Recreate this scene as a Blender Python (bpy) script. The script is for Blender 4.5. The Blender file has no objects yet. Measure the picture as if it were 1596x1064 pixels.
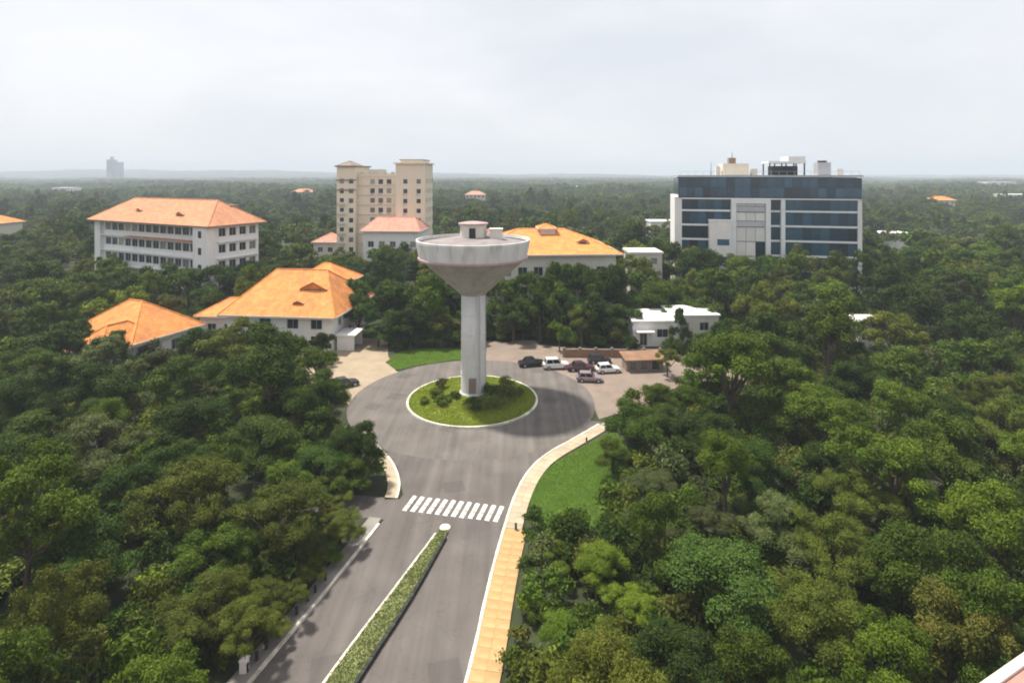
import bpy, math, random
import numpy as np
from mathutils import Vector, Matrix

R = math.radians
random.seed(7)
rng = np.random.default_rng(7)
sc = bpy.context.scene
col = sc.collection

# ------------------------------------------------------------------ camera
H = 32.0                      # eye height above the ground (on a roof terrace)
F, CX, HY = 888.0, 798.0, 272.0   # focal length, centre and horizon measured on the 1596 px wide photograph
cam_d = bpy.data.cameras.new('camera')
cam = bpy.data.objects.new('camera', cam_d)
col.objects.link(cam)
cam.location = (0, 0, H)
cam.rotation_euler = (R(90), 0, 0)
cam_d.sensor_width = 36
cam_d.lens = 36 * F / 1596
cam_d.shift_y = -(532 - HY) / 1596
cam_d.clip_start = 0.1
cam_d.clip_end = 20000
sc.camera = cam

# ------------------------------------------------------------------ sky, sun, exposure
SUN_DIR = Vector((-7.5, 4.2, 20.0)).normalized()      # towards the sun
elev = math.asin(SUN_DIR.z)
azim = math.atan2(SUN_DIR.x, SUN_DIR.y)
w = bpy.data.worlds.new('World')
sc.world = w
w.use_nodes = True
nt = w.node_tree
nt.nodes.clear()
wo = nt.nodes.new('ShaderNodeOutputWorld')
bg = nt.nodes.new('ShaderNodeBackground')
sky = nt.nodes.new('ShaderNodeTexSky')
sky.sky_type = 'NISHITA'
sky.sun_disc = False
sky.sun_elevation = elev
sky.sun_rotation = azim
sky.air_density = 1.0
sky.dust_density = 3.0
tc = nt.nodes.new('ShaderNodeTexCoord')
mp = nt.nodes.new('ShaderNodeMapping')
mp.inputs['Scale'].default_value = (1.0, 1.0, 2.6)
mp.inputs['Location'].default_value = (3.1, 0.4, 0.7)
n1 = nt.nodes.new('ShaderNodeTexNoise')
n1.inputs['Scale'].default_value = 2.1
n1.inputs['Detail'].default_value = 7
n1.inputs['Roughness'].default_value = 0.5
n1.inputs['Distortion'].default_value = 0.25
rp = nt.nodes.new('ShaderNodeValToRGB')           # the cloud deck: thin grey-violet to bright white
rp.color_ramp.elements[0].position = 0.34
rp.color_ramp.elements[0].color = (6.5, 6.75, 7.2, 1)
rp.color_ramp.elements[1].position = 0.68
rp.color_ramp.elements[1].color = (8.2, 8.15, 8.3, 1)
mx = nt.nodes.new('ShaderNodeMix')
mx.data_type = 'RGBA'
mx.inputs['Factor'].default_value = 0.88
bg.inputs['Strength'].default_value = 0.1
L = nt.links.new
L(tc.outputs['Generated'], mp.inputs['Vector'])
L(mp.outputs['Vector'], n1.inputs['Vector'])
L(n1.outputs['Fac'], rp.inputs['Fac'])
L(sky.outputs['Color'], mx.inputs['A'])
L(rp.outputs['Color'], mx.inputs['B'])
L(mx.outputs['Result'], bg.inputs['Color'])
L(bg.outputs['Background'], wo.inputs['Surface'])

sl = bpy.data.lights.new('sun', 'SUN')
sl.energy = 5.0
sl.angle = R(3.5)
sl.color = (1.0, 0.95, 0.87)
so = bpy.data.objects.new('sun', sl)
so.rotation_euler = SUN_DIR.to_track_quat('Z', 'Y').to_euler()
so.location = (0, 0, 200)
col.objects.link(so)

sc.view_settings.view_transform = 'Standard'
sc.view_settings.look = 'None'
sc.view_settings.exposure = 0.38
sc.view_settings.gamma = 1.0
sc.view_settings.use_curve_mapping = False
sc.render.engine = 'CYCLES'
cy = sc.cycles
cy.max_bounces = 5
cy.diffuse_bounces = 2
cy.glossy_bounces = 2
cy.transmission_bounces = 3
cy.transparent_max_bounces = 4
cy.volume_bounces = 0
cy.use_adaptive_sampling = True
cy.adaptive_threshold = 0.025
cy.use_denoising = True
cy.sample_clamp_indirect = 4
cy.caustics_reflective = False
cy.caustics_refractive = False
cy.filter_width = 1.9
sc.render.use_persistent_data = False

# ------------------------------------------------------------------ measuring helpers
def G(x, y, z=0.0):
    """ground point (X, Y) that the photograph shows at pixel x, y (for a surface at height z)"""
    D = (H - z) * F / (y - HY)
    return ((x - CX) / F * D, D)

def at(x, D):
    return (x - CX) / F * D

def px(X, D, z):
    return (CX + F * X / D, HY + F * (H - z) / D)

def in_poly(x, y, poly):
    c = False
    j = len(poly) - 1
    for i in range(len(poly)):
        xi, yi = poly[i]; xj, yj = poly[j]
        if (yi > y) != (yj > y) and x < (xj - xi) * (y - yi) / (yj - yi) + xi:
            c = not c
        j = i
    return c

# ------------------------------------------------------------------ materials
MATS = {}
def mat(name, rgb, rough=0.7, var=0.15, scale=2.0, bump=0.0, bscale=20.0, spec=0.3, metal=0.0, stain=None, stretch=(1, 1, 1),
        stain_scale=0.4, stain_amt=0.5, detail=6, rnd=0.0):
    """principled surface whose colour wanders round rgb; optional stains with a colour of their own"""
    if name in MATS: return MATS[name]
    m = bpy.data.materials.new(name); m.use_nodes = True
    nt = m.node_tree; N = nt.nodes; L = nt.links.new
    b = N['Principled BSDF']
    b.inputs['Roughness'].default_value = rough
    b.inputs['Metallic'].default_value = metal
    b.inputs['Specular IOR Level'].default_value = spec
    tc = N.new('ShaderNodeTexCoord')
    mp = N.new('ShaderNodeMapping'); mp.inputs['Scale'].default_value = stretch
    L(tc.outputs['Object'], mp.inputs['Vector'])
    no = N.new('ShaderNodeTexNoise'); no.inputs['Scale'].default_value = scale; no.inputs['Detail'].default_value = detail
    L(mp.outputs['Vector'], no.inputs['Vector'])
    r = N.new('ShaderNodeValToRGB')
    r.color_ramp.elements[0].position = 0.3; r.color_ramp.elements[1].position = 0.7
    r.color_ramp.elements[0].color = [max(0, c * (1 - var)) for c in rgb] + [1]
    r.color_ramp.elements[1].color = [min(1, c * (1 + var)) for c in rgb] + [1]
    L(no.outputs['Fac'], r.inputs['Fac'])
    out = r.outputs['Color']
    if stain:
        n2 = N.new('ShaderNodeTexNoise'); n2.inputs['Scale'].default_value = stain_scale; n2.inputs['Detail'].default_value = 8
        n2.inputs['Roughness'].default_value = 0.65
        L(mp.outputs['Vector'], n2.inputs['Vector'])
        r2 = N.new('ShaderNodeValToRGB')
        r2.color_ramp.elements[0].position = 0.48; r2.color_ramp.elements[0].color = (0, 0, 0, 1)
        r2.color_ramp.elements[1].position = 0.72; r2.color_ramp.elements[1].color = (stain_amt,) * 3 + (1,)
        L(n2.outputs['Fac'], r2.inputs['Fac'])
        mxx = N.new('ShaderNodeMix'); mxx.data_type = 'RGBA'
        L(r2.outputs['Color'], mxx.inputs['Factor']); L(out, mxx.inputs['A'])
        mxx.inputs['B'].default_value = tuple(stain) + (1,)
        out = mxx.outputs['Result']
    if rnd:
        oi = N.new('ShaderNodeObjectInfo')
        mr = N.new('ShaderNodeMapRange'); mr.inputs['To Min'].default_value = 1 - rnd; mr.inputs['To Max'].default_value = 1 + rnd
        L(oi.outputs['Random'], mr.inputs['Value'])
        hs = N.new('ShaderNodeHueSaturation'); L(mr.outputs['Result'], hs.inputs['Value']); L(out, hs.inputs['Color'])
        out = hs.outputs['Color']
    L(out, b.inputs['Base Color'])
    if bump:
        n3 = N.new('ShaderNodeTexNoise'); n3.inputs['Scale'].default_value = bscale; n3.inputs['Detail'].default_value = 4
        L(tc.outputs['Object'], n3.inputs['Vector'])
        bp = N.new('ShaderNodeBump'); bp.inputs['Strength'].default_value = bump; bp.inputs['Distance'].default_value = 0.05
        L(n3.outputs['Fac'], bp.inputs['Height']); L(bp.outputs['Normal'], b.inputs['Normal'])
    MATS[name] = m
    return m

def tile_mat(name, rgb, dark):
    m = mat(name, rgb, rough=0.8, var=0.2, scale=0.9, stain=dark, stain_scale=0.3, stain_amt=0.85)
    nt = m.node_tree; N = nt.nodes; L = nt.links.new
    tc = N.new('ShaderNodeTexCoord')
    mp = N.new('ShaderNodeMapping')
    wv = N.new('ShaderNodeTexWave'); wv.bands_direction = 'Z'; wv.inputs['Scale'].default_value = 2.2
    wv.inputs['Distortion'].default_value = 0.6
    L(tc.outputs['Object'], mp.inputs['Vector']); L(mp.outputs['Vector'], wv.inputs['Vector'])
    bp = N.new('ShaderNodeBump'); bp.inputs['Strength'].default_value = 0.5; bp.inputs['Distance'].default_value = 0.06
    b = N['Principled BSDF']; src = b.inputs['Base Color'].links[0].from_socket
    wr_ = N.new('ShaderNodeMapRange'); wr_.inputs['To Min'].default_value = .80; wr_.inputs['To Max'].default_value = 1.08
    ns = N.new('ShaderNodeTexNoise'); ns.inputs['Scale'].default_value = 3.2; ns.inputs['Detail'].default_value = 3
    L(tc.outputs['Object'], ns.inputs['Vector'])
    nm_ = N.new('ShaderNodeMapRange'); nm_.inputs['From Min'].default_value = .3; nm_.inputs['From Max'].default_value = .7; nm_.inputs['To Min'].default_value = .82; nm_.inputs['To Max'].default_value = 1.15
    L(ns.outputs['Fac'], nm_.inputs['Value'])
    mm_ = N.new('ShaderNodeMath'); mm_.operation = 'MULTIPLY'
    L(wv.outputs['Fac'], wr_.inputs['Value']); L(wr_.outputs['Result'], mm_.inputs[0]); L(nm_.outputs['Result'], mm_.inputs[1])
    hs = N.new('ShaderNodeHueSaturation'); L(src, hs.inputs['Color']); L(mm_.outputs[0], hs.inputs['Value']); L(hs.outputs['Color'], b.inputs['Base Color'])
    L(wv.outputs['Fac'], bp.inputs['Height']); L(bp.outputs['Normal'], N['Principled BSDF'].inputs['Normal'])
    return m

def leaf_mat(name, c0, c1, c2, trans=0.18):
    """foliage: colour picked per leaf (attribute tint), shifted a little per tree"""
    m = bpy.data.materials.new(name); m.use_nodes = True
    nt = m.node_tree; N = nt.nodes; L = nt.links.new
    b = N['Principled BSDF']
    b.inputs['Roughness'].default_value = 0.6
    b.inputs['Specular IOR Level'].default_value = 0.10
    at_ = N.new('ShaderNodeAttribute'); at_.attribute_name = 'tint'
    r = N.new('ShaderNodeValToRGB')
    r.color_ramp.elements[0].position = 0.05; r.color_ramp.elements[0].color = tuple(c0) + (1,)
    r.color_ramp.elements[1].position = 0.97; r.color_ramp.elements[1].color = tuple(c2) + (1,)
    e = r.color_ramp.elements.new(0.5); e.color = tuple(c1) + (1,)
    L(at_.outputs['Fac'], r.inputs['Fac'])
    oi = N.new('ShaderNodeObjectInfo')
    mr = N.new('ShaderNodeMapRange'); mr.inputs['To Min'].default_value = 0.6; mr.inputs['To Max'].default_value = 1.2
    L(oi.outputs['Random'], mr.inputs['Value'])
    ml = N.new('ShaderNodeMath'); ml.operation = 'MULTIPLY'; ml.inputs[1].default_value = 7.31
    fr = N.new('ShaderNodeMath'); fr.operation = 'FRACT'
    mr2 = N.new('ShaderNodeMapRange'); mr2.inputs['To Min'].default_value = 0.484; mr2.inputs['To Max'].default_value = 0.505
    L(oi.outputs['Random'], ml.inputs[0]); L(ml.outputs[0], fr.inputs[0]); L(fr.outputs[0], mr2.inputs['Value'])
    hs = N.new('ShaderNodeHueSaturation')
    L(mr.outputs['Result'], hs.inputs['Value']); L(mr2.outputs['Result'], hs.inputs['Hue']); L(r.outputs['Color'], hs.inputs['Color'])
    L(hs.outputs['Color'], b.inputs['Base Color'])
    tr = N.new('ShaderNodeBsdfTranslucent')
    L(hs.outputs['Color'], tr.inputs['Color'])
    ms = N.new('ShaderNodeMixShader'); ms.inputs['Fac'].default_value = trans
    L(b.outputs['BSDF'], ms.inputs[1]); L(tr.outputs['BSDF'], ms.inputs[2])
    L(ms.outputs['Shader'], N['Material Output'].inputs['Surface'])
    return m

def age_asphalt(m, ang):
    """tyre-polished lanes along the road, hairline cracks and darker repair patches"""
    nt = m.node_tree; N = nt.nodes; L = nt.links.new
    b = N['Principled BSDF']; src = b.inputs['Base Color'].links[0].from_socket
    tc = N.new('ShaderNodeTexCoord')
    mp = N.new('ShaderNodeMapping'); mp.inputs['Rotation'].default_value = (0, 0, ang); mp.inputs['Scale'].default_value = (1.1, 0.035, 1)
    L(tc.outputs['Object'], mp.inputs['Vector'])
    n = N.new('ShaderNodeTexNoise'); n.inputs['Scale'].default_value = 1.0; n.inputs['Detail'].default_value = 5
    L(mp.outputs['Vector'], n.inputs['Vector'])
    r = N.new('ShaderNodeMapRange'); r.inputs['From Min'].default_value = .3; r.inputs['From Max'].default_value = .7; r.inputs['To Min'].default_value = .80; r.inputs['To Max'].default_value = 1.18
    L(n.outputs['Fac'], r.inputs['Value'])
    hs = N.new('ShaderNodeHueSaturation'); L(src, hs.inputs['Color']); L(r.outputs['Result'], hs.inputs['Value'])
    v = N.new('ShaderNodeTexVoronoi'); v.feature = 'DISTANCE_TO_EDGE'; v.inputs['Scale'].default_value = .33
    nz_ = N.new('ShaderNodeTexNoise'); nz_.inputs['Scale'].default_value = .9; nz_.inputs['Detail'].default_value = 6
    mxv = N.new('ShaderNodeMix'); mxv.data_type = 'RGBA'; mxv.blend_type = 'LINEAR_LIGHT'; mxv.inputs['Factor'].default_value = .9
    L(tc.outputs['Object'], nz_.inputs['Vector']); L(tc.outputs['Object'], mxv.inputs['A']); L(nz_.outputs['Color'], mxv.inputs['B']); L(mxv.outputs['Result'], v.inputs['Vector'])
    cr = N.new('ShaderNodeMapRange'); cr.inputs['From Min'].default_value = .0; cr.inputs['From Max'].default_value = .016; cr.inputs['To Min'].default_value = .24; cr.inputs['To Max'].default_value = 0
    L(v.outputs['Distance'], cr.inputs['Value'])
    m1 = N.new('ShaderNodeMix'); m1.data_type = 'RGBA'; L(cr.outputs['Result'], m1.inputs['Factor']); L(hs.outputs['Color'], m1.inputs['A']); m1.inputs['B'].default_value = (.04, .036, .034, 1)
    v2 = N.new('ShaderNodeTexVoronoi'); v2.distance = 'CHEBYCHEV'; v2.inputs['Scale'].default_value = .16
    mp2 = N.new('ShaderNodeMapping'); mp2.inputs['Rotation'].default_value = (0, 0, ang); L(tc.outputs['Object'], mp2.inputs['Vector']); L(mp2.outputs['Vector'], v2.inputs['Vector'])
    pr = N.new('ShaderNodeMapRange'); pr.inputs['From Min'].default_value = .16; pr.inputs['From Max'].default_value = .175; pr.inputs['To Min'].default_value = .38; pr.inputs['To Max'].default_value = 0
    L(v2.outputs['Distance'], pr.inputs['Value'])
    m2 = N.new('ShaderNodeMix'); m2.data_type = 'RGBA'; L(pr.outputs['Result'], m2.inputs['Factor']); L(m1.outputs['Result'], m2.inputs['A']); m2.inputs['B'].default_value = (.065, .059, .056, 1)
    L(m2.outputs['Result'], b.inputs['Base Color'])

# ------------------------------------------------------------------ mesh builder
class MB:
    def __init__(s): s.v = []; s.f = []
    def quad(s, *p):
        n = len(s.v); s.v += [tuple(q) for q in p]; s.f.append(tuple(range(n, n + len(p)))); return s
    def box(s, x0, x1, y0, y1, z0, z1):
        n = len(s.v)
        s.v += [(x0,y0,z0),(x1,y0,z0),(x1,y1,z0),(x0,y1,z0),(x0,y0,z1),(x1,y0,z1),(x1,y1,z1),(x0,y1,z1)]
        s.f += [tuple(n + i for i in q) for q in ((3,2,1,0),(4,5,6,7),(0,1,5,4),(1,2,6,5),(2,3,7,6),(3,0,4,7))]
        return s
    def frustum(s, a, b):
        """loft between two rings of points of the same length, capped"""
        n = len(s.v); k = len(a)
        s.v += [tuple(q) for q in a] + [tuple(q) for q in b]
        s.f += [(n + i, n + (i + 1) % k, n + k + (i + 1) % k, n + k + i) for i in range(k)]
        s.f += [tuple(n + i for i in reversed(range(k))), tuple(n + k + i for i in range(k))]
        return s
    def prism(s, poly, z0, z1):
        return s.frustum([(x, y, z0) for x, y in poly], [(x, y, z1) for x, y in poly])
    def lathe(s, prof, seg=40, cx=0, cy=0, cap=True):
        n = len(s.v)
        for r, z in prof:
            for i in range(seg):
                a = 2 * math.pi * i / seg
                s.v.append((cx + r * math.cos(a), cy + r * math.sin(a), z))
        for j in range(len(prof) - 1):
            for i in range(seg):
                i2 = (i + 1) % seg
                s.f.append((n + j*seg + i, n + j*seg + i2, n + (j+1)*seg + i2, n + (j+1)*seg + i))
        if cap:
            s.f.append(tuple(n + i for i in reversed(range(seg))))
            s.f.append(tuple(n + (len(prof)-1)*seg + i for i in range(seg)))
        return s
    def tube(s, pts, rads, seg=7):
        pts = [Vector(p) for p in pts]
        n = len(s.v)
        for i, p in enumerate(pts):
            d = (pts[min(i+1, len(pts)-1)] - pts[max(i-1, 0)])
            if d.length < 1e-6: d = Vector((0, 0, 1))
            d.normalize()
            u = d.cross(Vector((0.3, 1, 0.1))).normalized(); v = d.cross(u)
            for k in range(seg):
                a = 2 * math.pi * k / seg
                s.v.append(tuple(p + (u * math.cos(a) + v * math.sin(a)) * rads[i]))
        for i in range(len(pts) - 1):
            for k in range(seg):
                k2 = (k + 1) % seg
                s.f.append((n + i*seg + k, n + i*seg + k2, n + (i+1)*seg + k2, n + (i+1)*seg + k))
        s.f.append(tuple(n + (len(pts)-1)*seg + k for k in range(seg)))
        return s
    def mesh(s, name, m=None, smooth=False):
        me = bpy.data.meshes.new(name); me.from_pydata(s.v, [], s.f)
        if m: me.materials.append(m)
        if smooth:
            me.polygons.foreach_set('use_smooth', [True] * len(me.polygons))
        me.update(); return me
    def build(s, name, m, parent=None, loc=None, rz=0, smooth=False):
        return link(name, s.mesh(name, m, smooth), parent, loc, rz)

def link(name, me, parent=None, loc=None, rz=0):
    o = bpy.data.objects.new(name, me); col.objects.link(o)
    if parent: o.parent = parent
    if loc is not None: o.location = loc
    if rz: o.rotation_euler = (0, 0, rz)
    return o

def empty(name, loc=(0, 0, 0), rz=0):
    o = bpy.data.objects.new(name, None); col.objects.link(o)
    o.location = loc; o.rotation_euler = (0, 0, rz); o.empty_display_size = 0.5
    return o

def tag(o, label, cat, group=None, kind=None):
    o['label'] = label; o['category'] = cat
    if group: o['group'] = group
    if kind: o['kind'] = kind
    return o

def copy_tree(o, parent=None):
    c = o.copy(); col.objects.link(c); c.parent = parent
    for ch in list(o.children): copy_tree(ch, c)
    return c

# ------------------------------------------------------------------ colours
M_ground = mat('forest_floor', (0.036, 0.046, 0.018), 0.95, 0.5, 0.08, stain=(0.10, 0.085, 0.05), stain_scale=0.25, bump=0.6, bscale=1.2)
M_asphalt = mat('asphalt', (0.130, 0.114, 0.102), 0.9, 0.14, 0.25, bump=0.25, bscale=30, stain=(0.098, 0.089, 0.083), stain_scale=0.13, stain_amt=0.7)
M_asphalt2 = mat('asphalt_worn', (0.142, 0.126, 0.112), 0.9, 0.16, 0.3, bump=0.25, bscale=30, stain=(0.15, 0.128, 0.105), stain_scale=0.12, stain_amt=0.6)
M_plaza = mat('dusty_paving', (0.235, 0.18, 0.14), 0.9, 0.18, 0.4, bump=0.2, bscale=15, stain=(0.19, 0.16, 0.14), stain_scale=0.2, stain_amt=0.8)
M_fore = mat('pale_forecourt', (0.34, 0.265, 0.18), 0.9, 0.15, 0.4, bump=0.2, bscale=15, stain=(0.34, 0.27, 0.2), stain_scale=0.25, stain_amt=0.8)
M_ochre = mat('ochre_paving', (0.46, 0.285, 0.12), 0.85, 0.2, 0.7, bump=0.3, bscale=8, stain=(0.42, 0.33, 0.20), stain_scale=0.35, stain_amt=0.8, rnd=0.07)
M_cream = mat('cream_paving', (0.42, 0.345, 0.235), 0.85, 0.15, 0.7, bump=0.3, bscale=8, stain=(0.36, 0.30, 0.22), stain_scale=0.4, stain_amt=0.6, rnd=0.12)
M_greyp = mat('grey_footpath', (0.24, 0.22, 0.195), 0.9, 0.2, 0.5, bump=0.3, bscale=10, stain=(0.36, 0.33, 0.28), stain_scale=0.3, stain_amt=0.6)
M_kerbw = mat('kerb_white', (0.66, 0.62, 0.52), 0.8, 0.12, 3, stain=(0.38, 0.33, 0.27), stain_scale=1.2, stain_amt=0.8, rnd=0.22)
M_kerbk = mat('kerb_black', (0.030, 0.032, 0.025), 0.8, 0.3, 3, stain=(0.10, 0.09, 0.07), stain_scale=1.2, stain_amt=0.6, rnd=0.2)
M_paint = mat('road_paint', (0.74, 0.71, 0.64), 0.7, 0.08, 3, stain=(0.24, 0.21, 0.19), stain_scale=2.2, stain_amt=1.0)
M_lawn = mat('lawn_soil', (0.060, 0.108, 0.014), 0.95, 0.25, 0.5, bump=0.6, bscale=6, stain=(0.095, 0.10, 0.03), stain_scale=0.3)
M_islsoil = mat('island_soil', (0.14, 0.17, 0.02), 0.95, 0.3, 0.5, bump=0.6, bscale=6, stain=(0.17, 0.14, 0.05), stain_scale=0.3)
M_median = mat('median_grass_soil', (0.17, 0.19, 0.075), 0.95, 0.3, 0.7, bump=0.6, bscale=6, stain=(0.2, 0.18, 0.10), stain_scale=0.5)
M_conc = mat('weathered_concrete', (0.66, 0.65, 0.63), 0.85, 0.10, 0.8, stain=(0.44, 0.42, 0.40), stretch=(1, 1, 0.22), stain_scale=0.9, stain_amt=0.6, bump=0.2, bscale=5)
M_conc2 = mat('tank_wall_concrete', (0.70, 0.69, 0.67), 0.85, 0.10, 0.8, stain=(0.44, 0.41, 0.40), stretch=(1, 1, 0.16), stain_scale=0.9, stain_amt=0.9)
M_conc3 = mat('tank_roof_concrete', (0.27, 0.235, 0.225), 0.9, 0.2, 0.5, stain=(0.14, 0.125, 0.12), stain_scale=0.35, stain_amt=0.8)
M_funnel = mat('stained_shaded_funnel_concrete', (0.44, 0.41, 0.40), 0.85, 0.10, 0.8, stain=(0.28, 0.24, 0.24), stretch=(1, 1, 0.3), stain_scale=0.6, stain_amt=0.7, bump=0.2, bscale=5)  # streaky stains on a base colour darkened for the shade under the tank
M_band = mat('faded_red_band', (0.42, 0.29, 0.28), 0.85, 0.12, 1.0)
M_white = mat('white_render', (0.80, 0.79, 0.77), 0.85, 0.05, 0.5, stain=(0.5, 0.48, 0.45), stretch=(1, 1, 0.25), stain_scale=0.5, stain_amt=0.5)
M_offw = mat('off_white_render', (0.66, 0.62, 0.55), 0.85, 0.07, 0.5, stain=(0.42, 0.38, 0.32), stretch=(1, 1, 0.25), stain_scale=0.5, stain_amt=0.5)
M_beige = mat('beige_render', (0.80, 0.71, 0.56), 0.85, 0.06, 0.4, stain=(0.66, 0.55, 0.42), stretch=(1, 1, 0.2), stain_scale=0.4, stain_amt=0.5)
M_brownc = mat('brown_trim', (0.26, 0.20, 0.16), 0.85, 0.12, 0.6)
M_pinkroof = tile_mat('pink_tiles', (0.56, 0.27, 0.19), (0.42, 0.2, 0.15))
M_salmon = tile_mat('salmon_tiles', (0.60, 0.27, 0.14), (0.46, 0.22, 0.14))
M_orange = tile_mat('orange_tiles', (0.74, 0.285, 0.08), (0.46, 0.18, 0.07))
M_frame = mat('window_frame', (0.5, 0.5, 0.48), 0.6, 0.05, 2)
M_glass = mat('window_glass', (0.025, 0.035, 0.045), 0.12, 0.3, 0.6, spec=0.5, rnd=0.35)
M_curtain = mat('curtained_glass', (0.22, 0.21, 0.19), 0.3, 0.3, 0.8, spec=0.5, rnd=0.6)
M_blue = mat('blue_glass', (0.022, 0.060, 0.098), 0.10, 0.3, 0.25, spec=0.6, rnd=0.75)
M_metalw = mat('white_panel', (0.80, 0.81, 0.81), 0.5, 0.05, 0.5)
M_grey = mat('grey_panel', (0.50, 0.50, 0.52), 0.6, 0.08, 0.5, rnd=0.1)
M_pale = mat('pale_panel', (0.74, 0.71, 0.67), 0.7, 0.06, 0.5, rnd=0.08)
M_dark = mat('dark_metal', (0.03, 0.03, 0.035), 0.6, 0.2, 2)
M_bark = mat('bark', (0.10, 0.075, 0.055), 0.95, 0.35, 4, bump=0.6, bscale=12, stretch=(1, 1, 0.3))
M_pinkp = mat('pink_plaster', (0.50, 0.23, 0.19), 0.85, 0.10, 3, bump=0.25, bscale=30, stain=(0.36, 0.2, 0.17), stain_scale=2.0)
M_copw = mat('coping_edge', (0.62, 0.54, 0.47), 0.85, 0.10, 4, bump=0.25, bscale=30, stain=(0.4, 0.33, 0.28), stain_scale=3.0)
M_tyre = mat('tyre_rubber', (0.02, 0.02, 0.02), 0.8, 0.2, 5)
M_rim = mat('wheel_rim', (0.45, 0.45, 0.46), 0.35, 0.1, 5, metal=0.8)
M_lampw = mat('headlight_lens', (0.7, 0.7, 0.68), 0.15, 0.05, 5, spec=0.6)
M_lampr = mat('tail_light_lens', (0.35, 0.02, 0.015), 0.2, 0.1, 5, spec=0.6)
M_carglass = mat('car_glass', (0.012, 0.015, 0.018), 0.06, 0.1, 1, spec=0.6)
M_soil = mat('red_soil', (0.26, 0.15, 0.09), 0.95, 0.2, 0.6, bump=0.3, bscale=6)
M_fardark = mat('far_tower_wall', (0.20, 0.22, 0.28), 0.8, 0.1, 0.05)

age_asphalt(M_asphalt, R(-14)); age_asphalt(M_asphalt2, R(20))
for n_ in M_paint.node_tree.nodes:
    if n_.type == 'VALTORGB' and n_.color_ramp.elements[0].color[0] == 0:
        n_.color_ramp.elements[0].position = .44; n_.color_ramp.elements[1].position = .60
LEAF = {
 'dark':   leaf_mat('leaves_dark_green',  (0.0214, 0.0450, 0.0060), (0.0426, 0.0801, 0.0086), (0.0888, 0.1448, 0.0156)),
 'green':  leaf_mat('leaves_mid_green',   (0.0337, 0.0645, 0.0070), (0.0692, 0.1154, 0.0103), (0.1376, 0.2004, 0.0190)),
 'bright': leaf_mat('leaves_bright_green',(0.0426, 0.0801, 0.0060), (0.0959, 0.1525, 0.0103), (0.1865, 0.2562, 0.0224)),
 'olive':  leaf_mat('leaves_olive',       (0.0497, 0.0704, 0.0095), (0.1048, 0.1330, 0.0156), (0.1909, 0.2210, 0.0311)),
 'grey':   leaf_mat('leaves_grey_green',  (0.0497, 0.0685, 0.0190), (0.0932, 0.1193, 0.0346), (0.1598, 0.1908, 0.0648)),
 'teal':   leaf_mat('leaves_blue_green',  (0.0230, 0.0528, 0.0086), (0.0426, 0.0880, 0.0130), (0.0844, 0.1467, 0.0224)),
 'rust':   leaf_mat('leaves_rust_tinged', (0.0444, 0.0626, 0.0103), (0.0932, 0.1095, 0.0173), (0.1687, 0.1546, 0.0294)),
}
COLOUR = {'dark': 'dark green', 'green': 'mid green', 'bright': 'bright green', 'olive': 'olive green', 'grey': 'grey green',
          'teal': 'blue green', 'rust': 'rust tinged'}

# ------------------------------------------------------------------ ground and hills
MB().quad((-7000, -400, 0), (7000, -400, 0), (7000, 7000, 0), (-7000, 7000, 0)).build('ground', M_ground)
tag(bpy.data.objects['ground'], 'flat forest floor stretching to the horizon', 'ground', kind='structure')

def hill_mesh():
    nx, ny = 90, 14
    b = MB()
    for j in range(ny):
        for i in range(nx):
            X = -5600 + 11200 * i / (nx - 1)
            Y = 3400 + 2600 * j / (ny - 1)
            u = X / Y
            left = 1 / (1 + math.exp((u + 0.12) * 9))
            h = 46 * left + 6 + 7 * math.sin(X * 0.0017 + 0.6) + 6 * math.sin(X * 0.0045 + Y * 0.001)
            t = j / (ny - 1)
            prof = math.sin(min(1, t * 1.5) * math.pi / 2)
            b.v.append((X, Y, -6 + (h + 6) * prof * (1 if j else 0)))
    for j in range(ny - 1):
        for i in range(nx - 1):
            a = j * nx + i
            b.f.append((a, a + 1, a + nx + 1, a + nx))
    return b
M_hill = mat('far_woodland_hill', (0.045, 0.075, 0.028), 0.95, 0.45, 0.012, bump=1.0, bscale=0.05)
tag(hill_mesh().build('hills', M_hill, smooth=True), 'low wooded rise along the hazy horizon', 'hill', kind='structure')

# ------------------------------------------------------------------ roads
ISL = (-5.6, 81.0)       # centre of the roundabout
ISL_R = 9.3
def arc(c, r, a0, a1, n):
    return [(c[0] + r * math.cos(R(a0 + (a1 - a0) * i / n)), c[1] + r * math.sin(R(a0 + (a1 - a0) * i / n))) for i in range(n + 1)]

left_edge = [(-32.0, -20.0), (-20.5, 20.0), (-16.4, 36.0), (-14.3, 43.0), (-12.3, 51.0), (-10.9, 57.0), (-12.6, 62.5), (-15.2, 66.4), (-18.6, 71.2)]
right_edge = [(-12.5, -20.0), (-5.9, 20.0), (-2.9, 36.0), (-1.9, 45.2), (-0.5, 53.6), (0.2, 57.0), (1.3, 60.7), (3.2, 64.6), (7.6, 69.2), (11.6, 73.6)]
road_poly = left_edge + [ISL] + list(reversed(right_edge))
def sheet(poly, z, name, m, label, cat='road', kind='structure'):
    o = MB().quad(*[(x, y, z) for x, y in poly]).build(name, m)
    return tag(o, label, cat, kind=kind)
def ngon_sheet(poly, z, name, m, label, cat):
    # concave outlines are filled by a triangulating bmesh
    import bmesh
    bm = bmesh.new()
    vs = [bm.verts.new((x, y, z)) for x, y in poly]
    f = bm.faces.new(vs)
    f.normal_update()
    if f.normal.z < 0: f.normal_flip()
    bmesh.ops.triangulate(bm, faces=[f])
    me = bpy.data.meshes.new(name); bm.to_mesh(me); bm.free(); me.materials.append(m)
    return tag(link(name, me), label, cat, kind='structure')
ngon_sheet(road_poly, 0.016, 'road', M_asphalt, 'grey brown asphalt road leading up to the roundabout', 'road')
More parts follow.
